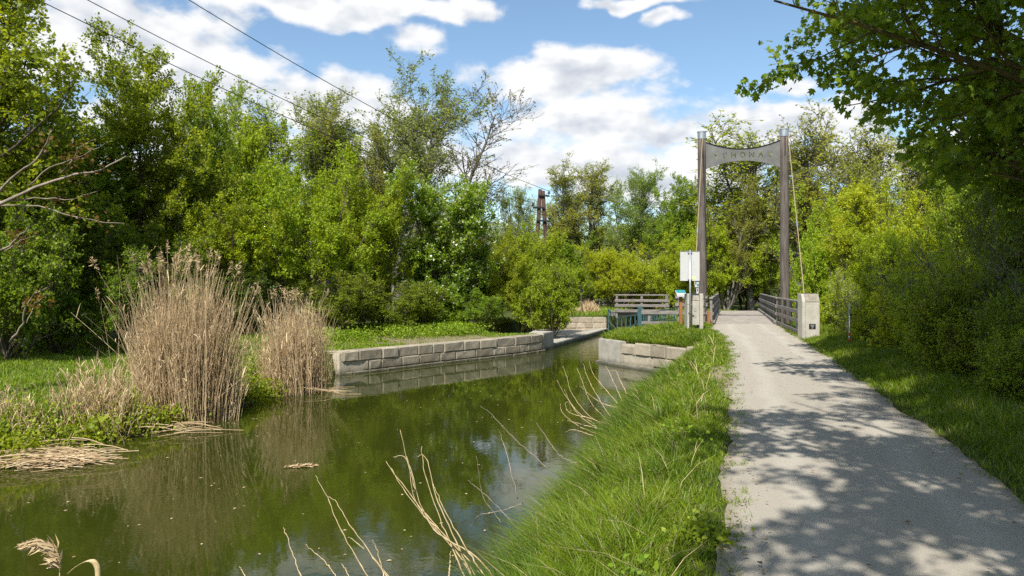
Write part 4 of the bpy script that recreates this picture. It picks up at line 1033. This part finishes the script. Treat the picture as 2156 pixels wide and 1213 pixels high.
def lawn():
    x, y, u = scatter(130000, lambda q: Lx(q) - 13, lambda q: Lx(q) - .4, 11.5, 27.5, r, 1.2)
    keep = (y < 24.6) | (x < Lx(y) - 1)
    x, y = x[keep], y[keep]; s = Lx(y) - x
    h = (.07 + .12 * clump(x, y)) * r.uniform(.6, 1.3, len(x)) + .18 * np.exp(-s / .7) * r.random(len(x))
    V, Q, rn = blades(x, y, h, y * .00095 * r.uniform(.8, 1.3, len(x)), r.uniform(.1, .7, len(x)), r)
    tag(mesh_np('lawn_grass', V, Q, M['lawn'], rnd=rn), 'short sunlit lawn on the left bank behind the reeds', 'grass', kind='stuff')
    # wall lawn
    x, y, u = scatter(60000, lambda q: Lx(q) - 9, lambda q: Lx(q) - .45, 24.8, 42, r, 1.0)
    s = (Lx(y) - x) * .74; dry = (np.hypot((x + 2.6) / 4.5, (y - 30.3) / 3.0) + .4 * hn(x, y, 3)) < .85
    keep = (s > .35) & (r.random(len(x)) < np.where(dry, .45, 1)) & ~((y > 34.2) & (s < 3.2))
    x, y, s, dry = x[keep], y[keep], s[keep], dry[keep]
    h = np.where(dry, .05, .10 + .22 * sm((s - 1.6) / 1.5)) * r.uniform(.5, 1.3, len(x))
    V, Q, rn = blades(x[~dry], y[~dry], h[~dry], y[~dry] * .001, r.uniform(.1, .7, (~dry).sum()), r)
    tag(mesh_np('wall_grass', V, Q, M['lawn'], rnd=rn), 'grass growing on top of the long stone wall', 'grass', kind='stuff')
    V, Q, rn = blades(x[dry], y[dry], h[dry], y[dry] * .0011, r.uniform(.2, .9, dry.sum()), r)
    tag(mesh_np('dry_grass', V, Q, M['drygrass'], rnd=rn), 'dry yellowish mown grass near the wall edge', 'grass', kind='stuff')
lawn()
def far_grass():
    n = 26000; x = r.uniform(1, 24, n); y = r.uniform(44, 60, n)
    keep = (zt(x, y) > -.6) & ~((x > PLx(y) - .2) & (x < PRx(y) + .2)) & ~((x > Rx(y) - .3 - 4) & (x < Rx(y) + .4) & (x > Lx(y) - .3))
    keep &= ~((y < 47.6) & (x < Lx(y) + .2)); x, y = x[keep], y[keep]
    V, Q, rn = blades(x, y, r.uniform(.1, .38, len(x)), np.full(len(x), .055), r.uniform(.1, .7, len(x)), r)
    tag(mesh_np('far_grass', V, Q, M['lawn'], rnd=rn), 'grass on the ground beyond the basin and bridge', 'grass', kind='stuff')
far_grass()

# broad-leaved weeds
def weeds(name, label, pts, n, size, spread, mat, seed, hgt=.35, flat=1.2):
    q = np.random.default_rng(seed); pts = np.asarray(pts, float); i = q.integers(0, len(pts), n)
    x = pts[i, 0] + q.normal(0, spread, n); y = pts[i, 1] + q.normal(0, spread, n); z = np.maximum(zt(x, y), ZW) + hgt * q.random(n) ** 1.2
    V, Q, rn = leaf_quads(np.stack([x, y, z], 1), nrm(q.normal(0, 1, (n, 3)) + [0, 0, .1]), size * q.uniform(.6, 1.3, n), q, .38, 1.6)
    tag(mesh_np(name, V, Q, M[mat], rnd=rn), label, 'weeds', kind='stuff')
yy = r.uniform(12.2, 23.5, 90); weeds('bank_weeds', 'leafy green weeds along the left waterline under the reeds', np.stack([Lx(yy) - r.uniform(.1, 1.0, 90), yy], 1), 11000, .075, .22, 'fresh', 1, .5)
yy = r.uniform(27, 35, 60); weeds('nettles', 'taller nettles at the back of the wall lawn below the bushes', np.stack([Lx(yy) - r.uniform(3.2, 6.0, 60), yy], 1), 11000, .085, .4, 'fresh', 2, .5)
yy = r.uniform(6, 26, 110); weeds('verge_weeds', 'leafy weeds in the shaded right verge', np.stack([PRx(yy) + r.uniform(1.3, 3.6, 110), yy], 1), 14000, .055, .25, 'mid', 3, .42)
cw = G(1480, 1135); weeds('clover', 'patch of clover at the near left edge of the path', [(cw[0] - .1, cw[1], 0), (cw[0], cw[1] + .2, 0), (cw[0] + .08, cw[1] - .05, 0)], 320, .05, .10, 'fresh', 4, .12)
yy = r.uniform(24, 55, 120); weeds('woodland_floor', 'shaded leafy undergrowth beneath the right thicket', np.stack([PRx(yy) + r.uniform(3, 9, 120), yy], 1), 12000, .15, .6, 'mid', 5, .7)
q = np.random.default_rng(91); n = 420; y = 4.4 + 26 * q.random(n) ** 1.3; sd_ = q.random(n); u = np.where(sd_ < .4, .16 * q.random(n) ** 2, np.where(sd_ < .8, 1 - .16 * q.random(n) ** 2, q.random(n)))
x = PLx(y) + (PRx(y) - PLx(y)) * u; V, Q, rn = leaf_quads(np.stack([x, y, np.full(n, .035)], 1), nrm(np.c_[q.normal(0, 1, (n, 2)), .1 * q.normal(0, 1, n)]), q.uniform(.02, .055, n), q, .35, 5)
M['litter'] = leaf_mat('fallen_leaf', (.10, .065, .03), (.26, .19, .08), trans=.1)
V[:, 2] = np.clip(V[:, 2], .022, .06); tag(mesh_np('leaf_litter', V, Q, M['litter'], rnd=rn), 'dry leaf litter scattered along the edges of the path', 'litter', kind='stuff')
y = 4 + 22 * q.random(40) ** 1.3; u = q.uniform(.25, .9, 40); weeds('slope_weeds', 'broad leaved weeds among the grass of the near slope', np.stack([Rx(y) + (PLx(y) - Rx(y)) * u, y], 1), 2600, .05, .10, 'fresh', 12, .30)
y = 3.5 + 20 * q.random(700) ** 1.4; u = q.random(700) ** 1.3 * .85; x = Rx(y) + (PLx(y) - Rx(y)) * u
V, Q, rn = blades(x, y, q.uniform(.2, .6, 700), np.maximum(.005, y * .0007), q.uniform(.1, 1.4, 700), q); tag(mesh_np('dead_grass', V, Q, M['straw'], rnd=rn), 'dry straw coloured stems standing in the near grass slope', 'grass', kind='stuff')
def edge_tufts():
    q = np.random.default_rng(9); n = 330; y0 = 4.3 + 24 * q.random(n) ** 1.3; sd_ = q.random(n) < .62; x0 = np.where(sd_, PLx(y0) - .04 + .26 * q.random(n) ** 1.6, PRx(y0) + .05 - .2 * q.random(n) ** 1.6)
    x = np.repeat(x0, 14) + q.normal(0, .045, n * 14); y = np.repeat(y0, 14) + q.normal(0, .045, n * 14)
    V, Q, rn = blades(x, y, q.uniform(.03, .11, n * 14), np.maximum(.006, y * .0008), q.uniform(.4, 1.3, n * 14), q, z=np.full(n * 14, .0))
    tag(mesh_np('edge_tufts', V, Q, M['grass'], rnd=rn), 'little grass tufts creeping over the path edges', 'grass', kind='stuff')
edge_tufts()

# ------------------------------------------------------------------ reeds
m, nt = new_mat('dry_reed'); b = NB(nt)
rnd = b.attr('rnd'); n1 = b.noise(b.pos(), 3, 3)
col = b.mix(b.math('ADD', b.math('MULTIPLY', rnd, .8), b.math('MULTIPLY_ADD', n1, .6, -.2), clamp=True), (.40, .26, .125), (.84, .67, .42))
pp = b.principled(col, .6, .25); t = b.n('ShaderNodeBsdfTranslucent'); b.l(col, t.inputs[0]); mx = b.n('ShaderNodeMixShader'); mx.inputs[0].default_value = .2
b.l(pp, mx.inputs[1]); b.l(t.outputs[0], mx.inputs[2]); b.out(mx.outputs[0]); M['reed'] = m
m, nt = new_mat('reed_plume'); b = NB(nt); rnd = b.attr('rnd'); col = b.mix(rnd, (.36, .25, .13), (.60, .46, .28)); b.out(b.principled(col, .8, .1)); M['plume'] = m

def plume_quads(tip, d, L, n, q):
    """feathery seed head: n fine strips along an axis of length L from tip downwards, drooping to one side"""
    t = q.random(n); side = nrm(q.normal(0, 1, (n, 3)) + np.array([.5, 0, -.2]))
    p = tip[None] - d[None] * (t * L)[:, None] + side * (.012 * q.random(n))[:, None]
    a = nrm(d[None] * .7 + side * .9 + np.array([.25, 0, -.25])); s = L * .34 * (.35 + .65 * np.sin(math.pi * np.clip(t * .9 + .1, 0, 1))) * q.uniform(.6, 1.2, n)
    return leaf_quads(p, a, s, q, .09, .2)

def reed_clump(name, label, centre, span, n, H, seed, nplume=30, lean=.06, leafn=2, w=.014, group='dry reed clumps'):
    q = np.random.default_rng(seed); c = np.asarray(centre, float)
    root = thing(name, label, 'reeds', (c[0], c[1], -1.1), group=group)
    along = np.array([span[0], span[1], 0]); L = np.linalg.norm(along); al = along / L; ac = np.array([-al[1], al[0], 0])
    s = q.normal(0, .26, n).clip(-.52, .52); wv = q.normal(0, .30, n)
    P0 = al[None] * (s * L)[:, None] + ac[None] * wv[:, None]
    gx = P0[:, 0] + c[0]; gy = P0[:, 1] + c[1]; P0[:, 2] = np.maximum(zt(gx, gy), ZW - .05) + 1.1 - .03
    prof = (1 - .35 * np.abs(s / .52) ** 3) * (.86 + .22 * np.sin(s * 17 + seed) * np.cos(wv * 5 + seed))
    h = H * prof * np.where(q.random(n) < .75, q.uniform(.66, 1.04, n), q.uniform(.3, .7, n))
    az = q.uniform(0, 6.28, n); ln = np.abs(q.normal(lean, lean * .8, n)); ln = np.where(q.random(n) < .035, q.uniform(.4, 1.2, n), ln)
    d = np.stack([np.cos(az) * ln + s * .35 * al[0], np.sin(az) * ln + s * .35 * al[1], np.ones(n)], 1)
    K = 6; t = np.linspace(0, 1, K); bend = q.normal(0, .10, (n, 2))
    C = P0[:, None] + nrm(d)[:, None] * (h[:, None] * t[None])[..., None]
    C[..., :2] += bend[:, None] * (h[:, None] * t[None] ** 2)[..., None]
    Rr = (w * .5 * q.uniform(.7, 1.3, n))[:, None] * (1 - .65 * t)[None]
    V, Q = tubes(C, Rr, 3); rn = np.repeat(np.clip(q.random(n), 0, 1), (K - 1) * 3)
    mesh_np('stems', V, Q, M['reed'], root, rnd=rn)
    # dead leaves along the stems
    m_ = n * leafn; i = q.integers(0, n, m_); tt = q.uniform(.15, .98, m_) * (K - 1); k = np.minimum(tt.astype(int), K - 2); fr = (tt - k)[:, None]
    p = C[i, k] * (1 - fr) + C[i, k + 1] * fr
    az = q.uniform(0, 6.28, m_); ll = q.uniform(.15, .42, m_); upd = q.uniform(1.2, 4.5, m_)
    dv = nrm(np.stack([np.cos(az), np.sin(az), upd], 1)); T = np.linspace(0, 1, 4)
    cen = p[:, None] + dv[:, None] * (ll[:, None] * T[None])[..., None]; cen[..., 2] -= (ll[:, None] * (T ** 2)[None] * q.uniform(.05, .9, m_)[:, None])
    sd = nrm(np.cross(dv, q.normal(0, 1, (m_, 3)))); ww = (.008 * np.array([.7, 1, .8, .1]))[None, :, None] * sd[:, None]
    V = np.stack([cen - ww, cen + ww], 2).reshape(-1, 3); base = np.arange(m_)[:, None] * 8
    Q = np.concatenate([base + np.array([2 * z, 2 * z + 1, 2 * z + 3, 2 * z + 2])[None] for z in range(3)])
    tag(mesh_np('dead_leaves', V, Q, M['reed'], root, rnd=np.tile(q.random(m_), 3)), kind='stuff')
    if nplume:
        top = np.argsort(-C[:, -1, 2])[:nplume * 2]; top = q.choice(top, nplume, replace=False); Vs, Qs, Rn = [], [], []; o = 0
        for j in top:
            dd_ = nrm(C[j, -1] - C[j, -2]); V, Q, rr_ = plume_quads(C[j, -1] + dd_ * .12, dd_, q.uniform(.22, .36), 46, q)
            Vs.append(V); Qs.append(Q + o); Rn.append(rr_); o += len(V)
        tag(mesh_np('plumes', np.concatenate(Vs), np.concatenate(Qs), M['plume'], root, rnd=np.concatenate(Rn)), kind='stuff')
    return root
reed_clump('reed_clump', 'tallest clump of dry tan reeds with feathery plumes on the left bank', W(398, 880, 16.4), (1.1, 1.35), 2000, 3.45, 1, 34)
reed_clump('reed_clump', 'shorter rounded clump of dry reeds beside the start of the stone wall', W(622, 832, 20.8), (.8, 1.55), 1500, 2.8, 2, 14)
reed_clump('reed_clump', 'small knee-high dry reeds left of the tallest clump', W(215, 890, 14.6), (1.0, 1.1), 320, 1.15, 3, 0, .22)
reed_clump('reed_clump', 'scattered broken reed stubble at the left edge of the bank', W(40, 900, 13.3), (1.4, .6), 130, .6, 4, 0, .35)
reed_clump('reed_clump', 'pale dry reed tuft beyond the overflow basin by the thin dark post', W(1240, 650, 50.5), (1.0, .1), 260, 1.05, 5, 0, .15, 2, .05)
reed_clump('reed_clump', 'low flattened dry reeds left of the thin dark post beyond the basin', W(1205, 650, 51.5), (1.2, .1), 160, .6, 15, 0, .5, 2, .05)
# thin separate tall reeds left of the clump
reed_clump('reed_clump', 'few thin green-tipped reeds standing apart left of the tallest clump', W(262, 850, 16.0), (.5, .4), 16, 2.6, 6, 3, .05, 2)
def reed_heap(label, c, L, n, seed, ang, name='reed_heap'):
    q = np.random.default_rng(seed); a = R_(ang) + q.normal(0, .45, n); l = q.uniform(.4, 1.0, n) * L
    p = np.stack([q.normal(0, L * .32, n), q.normal(0, .22, n), np.abs(q.normal(0, .10, n))], 1)
    d = np.stack([np.cos(a), np.sin(a), q.normal(-.03, .10, n)], 1); t = np.linspace(-.5, .5, 4)
    C = p[:, None] + d[:, None] * (l[:, None] * t[None])[..., None]; C[..., 2] -= (.12 * l)[:, None] * (t ** 2)[None] * 2
    C[..., 2] = np.maximum(C[..., 2], .0)
    V, Q = tubes(C, np.full((n, 4), .008), 3)
    o = mesh_np(name, V, Q, M['reed'], rnd=np.repeat(q.random(n), 9)); o.location = c; return tag(o, label, 'reeds')
reed_heap('flattened heap of fallen pale reeds lying on the water at the left edge', (-7.85, 12.5, ZW + .03), 1.25, 200, 1, 20)
reed_heap('few fallen reed stalks lying on the water below the tallest clump', (-6.75, 15.0, ZW + .03), 1.2, 16, 2, 20, 'fallen_reeds')
reed_heap('fan of fallen reed stalks on the water below the shorter clump', (-5.75, 20.6, ZW + .03), 2.0, 22, 3, 14, 'fallen_reeds')

q = np.random.default_rng(55); n = 420; y = 5 + 25 * q.random(n) ** 1.2; u = q.random(n); u = np.where(q.random(n) < .5, u ** 3, u); x = Lx(y) + .2 + (Rx(y) - Lx(y) - .4) * u
V, Q, rn = leaf_quads(np.stack([x, y, np.full(n, ZW + .006)], 1), nrm(np.c_[q.normal(0, 1, (n, 2)), np.zeros(n)]), q.uniform(.02, .07, n), q, .3, 60)
V[:, 2] = ZW + .004 + .004 * (V[:, 2] > ZW + .006); tag(mesh_np('floating_litter', V, Q, M['reed'], rnd=rn), 'bits of straw and leaf litter drifting on the canal', 'litter', kind='stuff')
# foreground stalks
def spline(P, n=16):
    P = np.asarray(P, float); q = np.linspace(0, len(P) - 1, n); out = []
    for v in q:
        i = min(int(v), len(P) - 2); f = v - i; p0 = P[max(i - 1, 0)]; p1 = P[i]; p2 = P[i + 1]; p3 = P[min(i + 2, len(P) - 1)]
        out.append(.5 * (2 * p1 + (p2 - p0) * f + (2 * p0 - 5 * p1 + 4 * p2 - p3) * f * f + (3 * p1 - p0 - 3 * p2 + p3) * f ** 3))
    return np.array(out)
def stalks(label, lines, Y, r0, name='dry_reed_tuft', dy=.5, mat='straw', seed=0):
    q = np.random.default_rng(seed); c = W(*lines[0][0], Y); root = thing(name, label, 'dry stalks', c, group='dry stalks at the near bank')
    for ln in lines:
        yy_ = Y + q.uniform(-dy, dy); k = np.linspace(0, 1, len(ln))
        P = np.array([W(px, py, yy_ + .25 * t) for (px, py), t in zip(ln, k)]) - c
        s = spline(P, 26) + np.r_[np.zeros((1, 3)), q.normal(0, .004, (25, 3))]; nd_ = 1 + .45 * (np.arange(26) % 6 == 0); MB().tube(s, np.linspace(r0, r0 * .25, len(s)) * nd_, 5).build('stalk', M[mat], root, True)
    return root
stalks('tuft of long pale curved stalks leaning out over the water at the bottom centre',
       [[(1010, 1240), (960, 1160), (895, 1080), (840, 1010), (812, 972)], [(1015, 1240), (985, 1190), (905, 1100), (850, 1030), (824, 985)], [(1000, 1240), (975, 1180), (900, 1090), (868, 1010), (843, 905)],
        [(1035, 1235), (1010, 1205), (930, 1120), (890, 1075), (858, 970), (828, 962)], [(985, 1235), (960, 1170), (930, 1100), (895, 1000), (888, 940)], [(1005, 1240), (965, 1150), (920, 1050), (897, 965), (879, 962)],
        [(1040, 1220), (1000, 1170), (930, 1130), (900, 1095), (870, 1040), (858, 960)], [(945, 1213), (948, 1180), (950, 1160)], [(1030, 1230), (985, 1160), (935, 1070), (912, 1020)]], 7.0, .0085, seed=1)
stalks('thinner pale stalks rising from the bottom edge left of the long curved tuft',
       [[(790, 1240), (760, 1190), (715, 1110), (690, 1050), (664, 1000)], [(840, 1240), (800, 1190), (740, 1110), (710, 1060), (691, 1045)], [(830, 1240), (805, 1200), (760, 1150), (732, 1130)],
        [(645, 1240), (625, 1190), (605, 1130), (597, 1111)], [(725, 1240), (690, 1190), (643, 1146)], [(815, 1240), (800, 1180), (785, 1135)], [(530, 1240), (515, 1210), (504, 1192)], [(750, 1240), (728, 1200), (720, 1188)]], 7.2, .007, seed=2)
stalks('spray of bent straw stalks over the water on the grass bank below the island wall',
       [[(1265, 905), (1225, 880), (1195, 840), (1172, 800)], [(1275, 900), (1235, 870), (1205, 830), (1192, 790), (1185, 770)], [(1285, 890), (1245, 850), (1225, 800), (1215, 775)], [(1290, 885), (1255, 830), (1235, 790), (1228, 765)],
        [(1260, 915), (1215, 895), (1185, 870), (1180, 850)], [(1280, 895), (1240, 880), (1200, 870), (1190, 850), (1198, 848), (1202, 870)], [(1300, 850), (1275, 820), (1250, 790), (1240, 760)], [(1310, 845), (1290, 800), (1275, 770)],
        [(1320, 830), (1305, 800), (1295, 780), (1277, 785)], [(1255, 920), (1210, 905), (1190, 910)], [(1270, 905), (1230, 895), (1195, 885)], [(1262, 900), (1220, 870), (1200, 845), (1188, 820)], [(1310, 860), (1270, 850), (1240, 830), (1222, 812)]], 14.0, .0085, seed=3)
stalks('brown wiry twigs hanging over the water from the grass bank', [[(1150, 985), (1125, 960), (1090, 930), (1060, 900), (1030, 868), (1010, 855)], [(1090, 1050), (1068, 960), (1055, 920), (1052, 905)], [(1070, 1120), (1040, 1080), (1015, 1040), (1003, 960)],
       [(1100, 1060), (1060, 1075), (1010, 1085), (990, 1110)], [(1080, 1100), (1030, 1050), (985, 1010)], [(1215, 975), (1180, 960), (1150, 920), (1130, 890)]], 9.0, .006, 'wiry_twigs', .8, 'deadwood', 4)
# near plume and bent leaf at the bottom left
pc = W(128, 1290, 5.2); pl = thing('reed_plume', 'feathery brown reed plume drooping at the bottom left corner', 'reed', pc)
ax = np.array([W(128, 1290, 5.2), W(126, 1215, 5.2), W(124, 1175, 5.2), W(112, 1152, 5.2), W(85, 1143, 5.2), W(58, 1147, 5.2)]) - pc; axs = spline(ax, 30)
MB().tube(axs[:24], np.linspace(.006, .002, 24), 6).build('stem', M['straw'], pl, True)
q = np.random.default_rng(3); Vs, Qs, Rn, o = [], [], [], 0
for k in range(8, 30):
    tdir = nrm(axs[min(k + 1, 29)] - axs[k - 1]); n = 30
    p = np.repeat(axs[k][None], n, 0) + q.normal(0, .004, (n, 3)); a = nrm(tdir[None] * 1.0 + q.normal(0, .35, (n, 3)) + np.array([-.75, 0, -.35])); s = q.uniform(.05, .13, n) * (1 if k < 26 else .7)
    V, Q, rr_ = leaf_quads(p, a, s, q, .07, .2); Vs.append(V); Qs.append(Q + o); Rn.append(rr_); o += len(V)
tag(mesh_np('seed_head', np.concatenate(Vs), np.concatenate(Qs), M['plume'], pl, rnd=np.concatenate(Rn)), kind='stuff')
bc = W(205, 1290, 4.9); ln_ = spline(np.array([W(205, 1290, 4.9), W(206, 1215, 4.9), W(203, 1190, 4.9), W(190, 1180, 4.9), W(165, 1190, 4.9), W(140, 1210, 4.9)]) - bc, 18)
wd_ = np.array([.012, .016] + [.017] * 8 + list(np.linspace(.017, .002, 8)))[:, None] * np.array([[.85, .3, .45]])
V = np.concatenate([ln_ - wd_, ln_ + wd_]); Q = np.array([(k, k + 1, 19 + k, 18 + k) for k in range(17)])
o = mesh_np('bent_reed_leaf', V, Q, M['straw'], rnd=np.ones(17)); o.location = bc; sl_ = o.modifiers.new('thick', 'SOLIDIFY'); sl_.thickness = .002
tag(o, 'pale bent-over reed leaf at the bottom left beside the drooping plume', 'reed leaf')
fc_ = G(628, 982, ZW + .01); V, Q, rr_ = plume_quads(np.array([.25, .05, .02]), nrm(np.array([1., .25, .05])), .5, 160, np.random.default_rng(8))
V[:, 2] = np.abs(V[:, 2]) * .4; o = mesh_np('floating_plume', V, Q, M['plume'], rnd=rr_); o.location = fc_; tag(o, 'broken reed plume floating alone on the open water', 'reed')

# unused prototypes are removed
for k, v in PROTO.items():
    if not v['used']:
        for c in list(v['root'].children): bpy.data.objects.remove(c)
        bpy.data.objects.remove(v['root'])

# ------------------------------------------------------------------ sky, sun, camera
EL = R_(50); hx, hy = -.36, -.933
sunv = Vector((hx * math.cos(EL), hy * math.cos(EL), math.sin(EL))).normalized()
ld = bpy.data.lights.new('sun', 'SUN'); ld.energy = 5.0; ld.angle = R_(.53); ld.color = (1, .955, .88)
lo = bpy.data.objects.new('sun', ld); COL.objects.link(lo); lo.rotation_euler = sunv.to_track_quat('Z', 'Y').to_euler(); lo.location = (0, 0, 60)

wd_w = bpy.data.worlds.new('World'); scene.world = wd_w; wd_w.use_nodes = True
nt = wd_w.node_tree; nt.nodes.clear(); b = NB(nt)
sky = b.n('ShaderNodeTexSky'); sky.sky_type = 'NISHITA'; sky.sun_disc = False; sky.sun_elevation = EL; sky.sun_rotation = math.atan2(hx, hy)
sky.air_density = 1.0; sky.dust_density = .6; sky.ozone_density = 1.6
tc = b.n('ShaderNodeTexCoord').outputs['Generated']
sp3 = b.n('ShaderNodeSeparateXYZ'); b.l(tc, sp3.inputs[0])
az = b.math('ARCTAN2', sp3.outputs[0], sp3.outputs[1]); el = b.math('ARCSINE', sp3.outputs[2])
cmb = b.n('ShaderNodeCombineXYZ'); b.l(az, cmb.inputs[0]); b.l(el, cmb.inputs[1]); ae = cmb.outputs[0]
def ae_of(px, py):
    a = math.atan((px - CX) / F); return a, math.atan((HY - py) / F * math.cos(a))
blobs = [(180, 60, 300, 90), (430, 160, 170, 150), (330, 270, 220, 60), (640, 10, 280, 34), (870, 8, 180, 26), (880, 72, 62, 26), (700, 215, 260, 78), (1180, 160, 215, 72), (1300, 130, 80, 60),
         (1230, 250, 230, 72), (1430, 275, 130, 55), (1200, 345, 330, 70), (1500, 320, 170, 85), (1400, 385, 260, 60), (1760, 260, 180, 52), (1330, 4, 130, 18), (1400, 36, 26, 12), (1690, 192, 50, 18), (1950, 330, 260, 70), (450, 265, 90, 35), (820, 330, 300, 60), (300, 380, 420, 70)]
wn = b.n('ShaderNodeTexNoise'); b.l(ae, wn.inputs['Vector']); wn.inputs['Scale'].default_value = 9; wn.inputs['Detail'].default_value = 3
warp = b.vmath('MULTIPLY', b.vmath('SUBTRACT', wn.outputs['Color'], (.5, .5, .5)), (.11, .055, 0))
aew = b.vmath('ADD', ae, warp)
best = None
for px, py, rx, ry in blobs:
    sml = rx < 70
    if sml: rx *= 1.9; ry *= 1.9
    a0_, e0_ = ae_of(px, py)
    d_ = b.vmath('LENGTH', b.vmath('MULTIPLY', b.vmath('SUBTRACT', aew, (a0_, e0_, 0)), (F / rx * 1.12, F / ry * 1.15, 0)))
    if sml: d_ = b.math('ADD', d_, .38)
    best = d_ if best is None else b.math('SMOOTH_MIN', best, d_, .25)
stretch = b.vmath('MULTIPLY', ae, (1, 1.7, 1))
nA = b.noise(stretch, 11, 7, .52); nB = b.noise(b.vmath('ADD', stretch, (-.014, .03, 0)), 11, 3, .5)
nC = b.noise(stretch, 34, 5, .6)
# cloud cover outside the framed part of the sky: broken fair-weather cloud
outside = b.maprange(b.noise(tc, 2.4, 4, .6), .50, .62, 1.5, .4)
inside = b.math('MULTIPLY', b.maprange(b.math('ABSOLUTE', az), .62, .8, 1, 0, True), b.maprange(el, .40, .50, 1, 0, True))
mixd = b.math('ADD', b.math('MULTIPLY', best, inside), b.math('MULTIPLY', outside, b.math('SUBTRACT', 1.0, inside)))
dens = b.math('SUBTRACT', b.math('MULTIPLY_ADD', nA, 2.3, -.15), mixd)
dens = b.math('ADD', dens, b.math('MULTIPLY_ADD', nC, .3, -.15))
mask = b.maprange(dens, -.16, .34, 0, 1, True)
shade = b.math('ADD', b.math('MULTIPLY', b.math('SUBTRACT', nA, nB), 2.0), b.maprange(dens, .1, 1.1, .74, .5), clamp=True)
ccol = b.ramp(shade, [(0.3, (4.5, 4.75, 5.3)), (.52, (5.9, 6.1, 6.4)), (.70, (7.2, 7.2, 7.2))])
skc = b.mix(1.0, sky.outputs[0], (1.20, 1.28, 1.26), 'MULTIPLY')
fin = b.mix(b.math('MULTIPLY', mask, .97), skc, ccol)
bg = b.n('ShaderNodeBackground'); b.l(fin, bg.inputs[0]); bg.inputs[1].default_value = .1
wo = b.n('ShaderNodeOutputWorld'); b.l(bg.outputs[0], wo.inputs[0])

cd = bpy.data.cameras.new('camera'); cd.sensor_width = 36; cd.lens = F / 2156 * 36; cd.clip_end = 3000; cd.clip_start = .05
cd.shift_y = -(606.5 - HY) / 2156
co = bpy.data.objects.new('camera', cd); COL.objects.link(co); co.location = (0, 0, ZC); co.rotation_euler = (R_(90), 0, 0)
scene.camera = co
scene.render.engine = 'CYCLES'
cy = scene.cycles; cy.max_bounces = 9; cy.diffuse_bounces = 5; cy.transmission_bounces = 5; cy.glossy_bounces = 3; cy.transparent_max_bounces = 4
cy.use_denoising = False; cy.sample_clamp_indirect = 6; cy.caustics_reflective = False; cy.caustics_refractive = False
vs = scene.view_settings; vs.view_transform = 'Standard'; vs.look = 'None'; vs.gamma = 1; vs.exposure = 0.5
scene.render.film_transparent = False
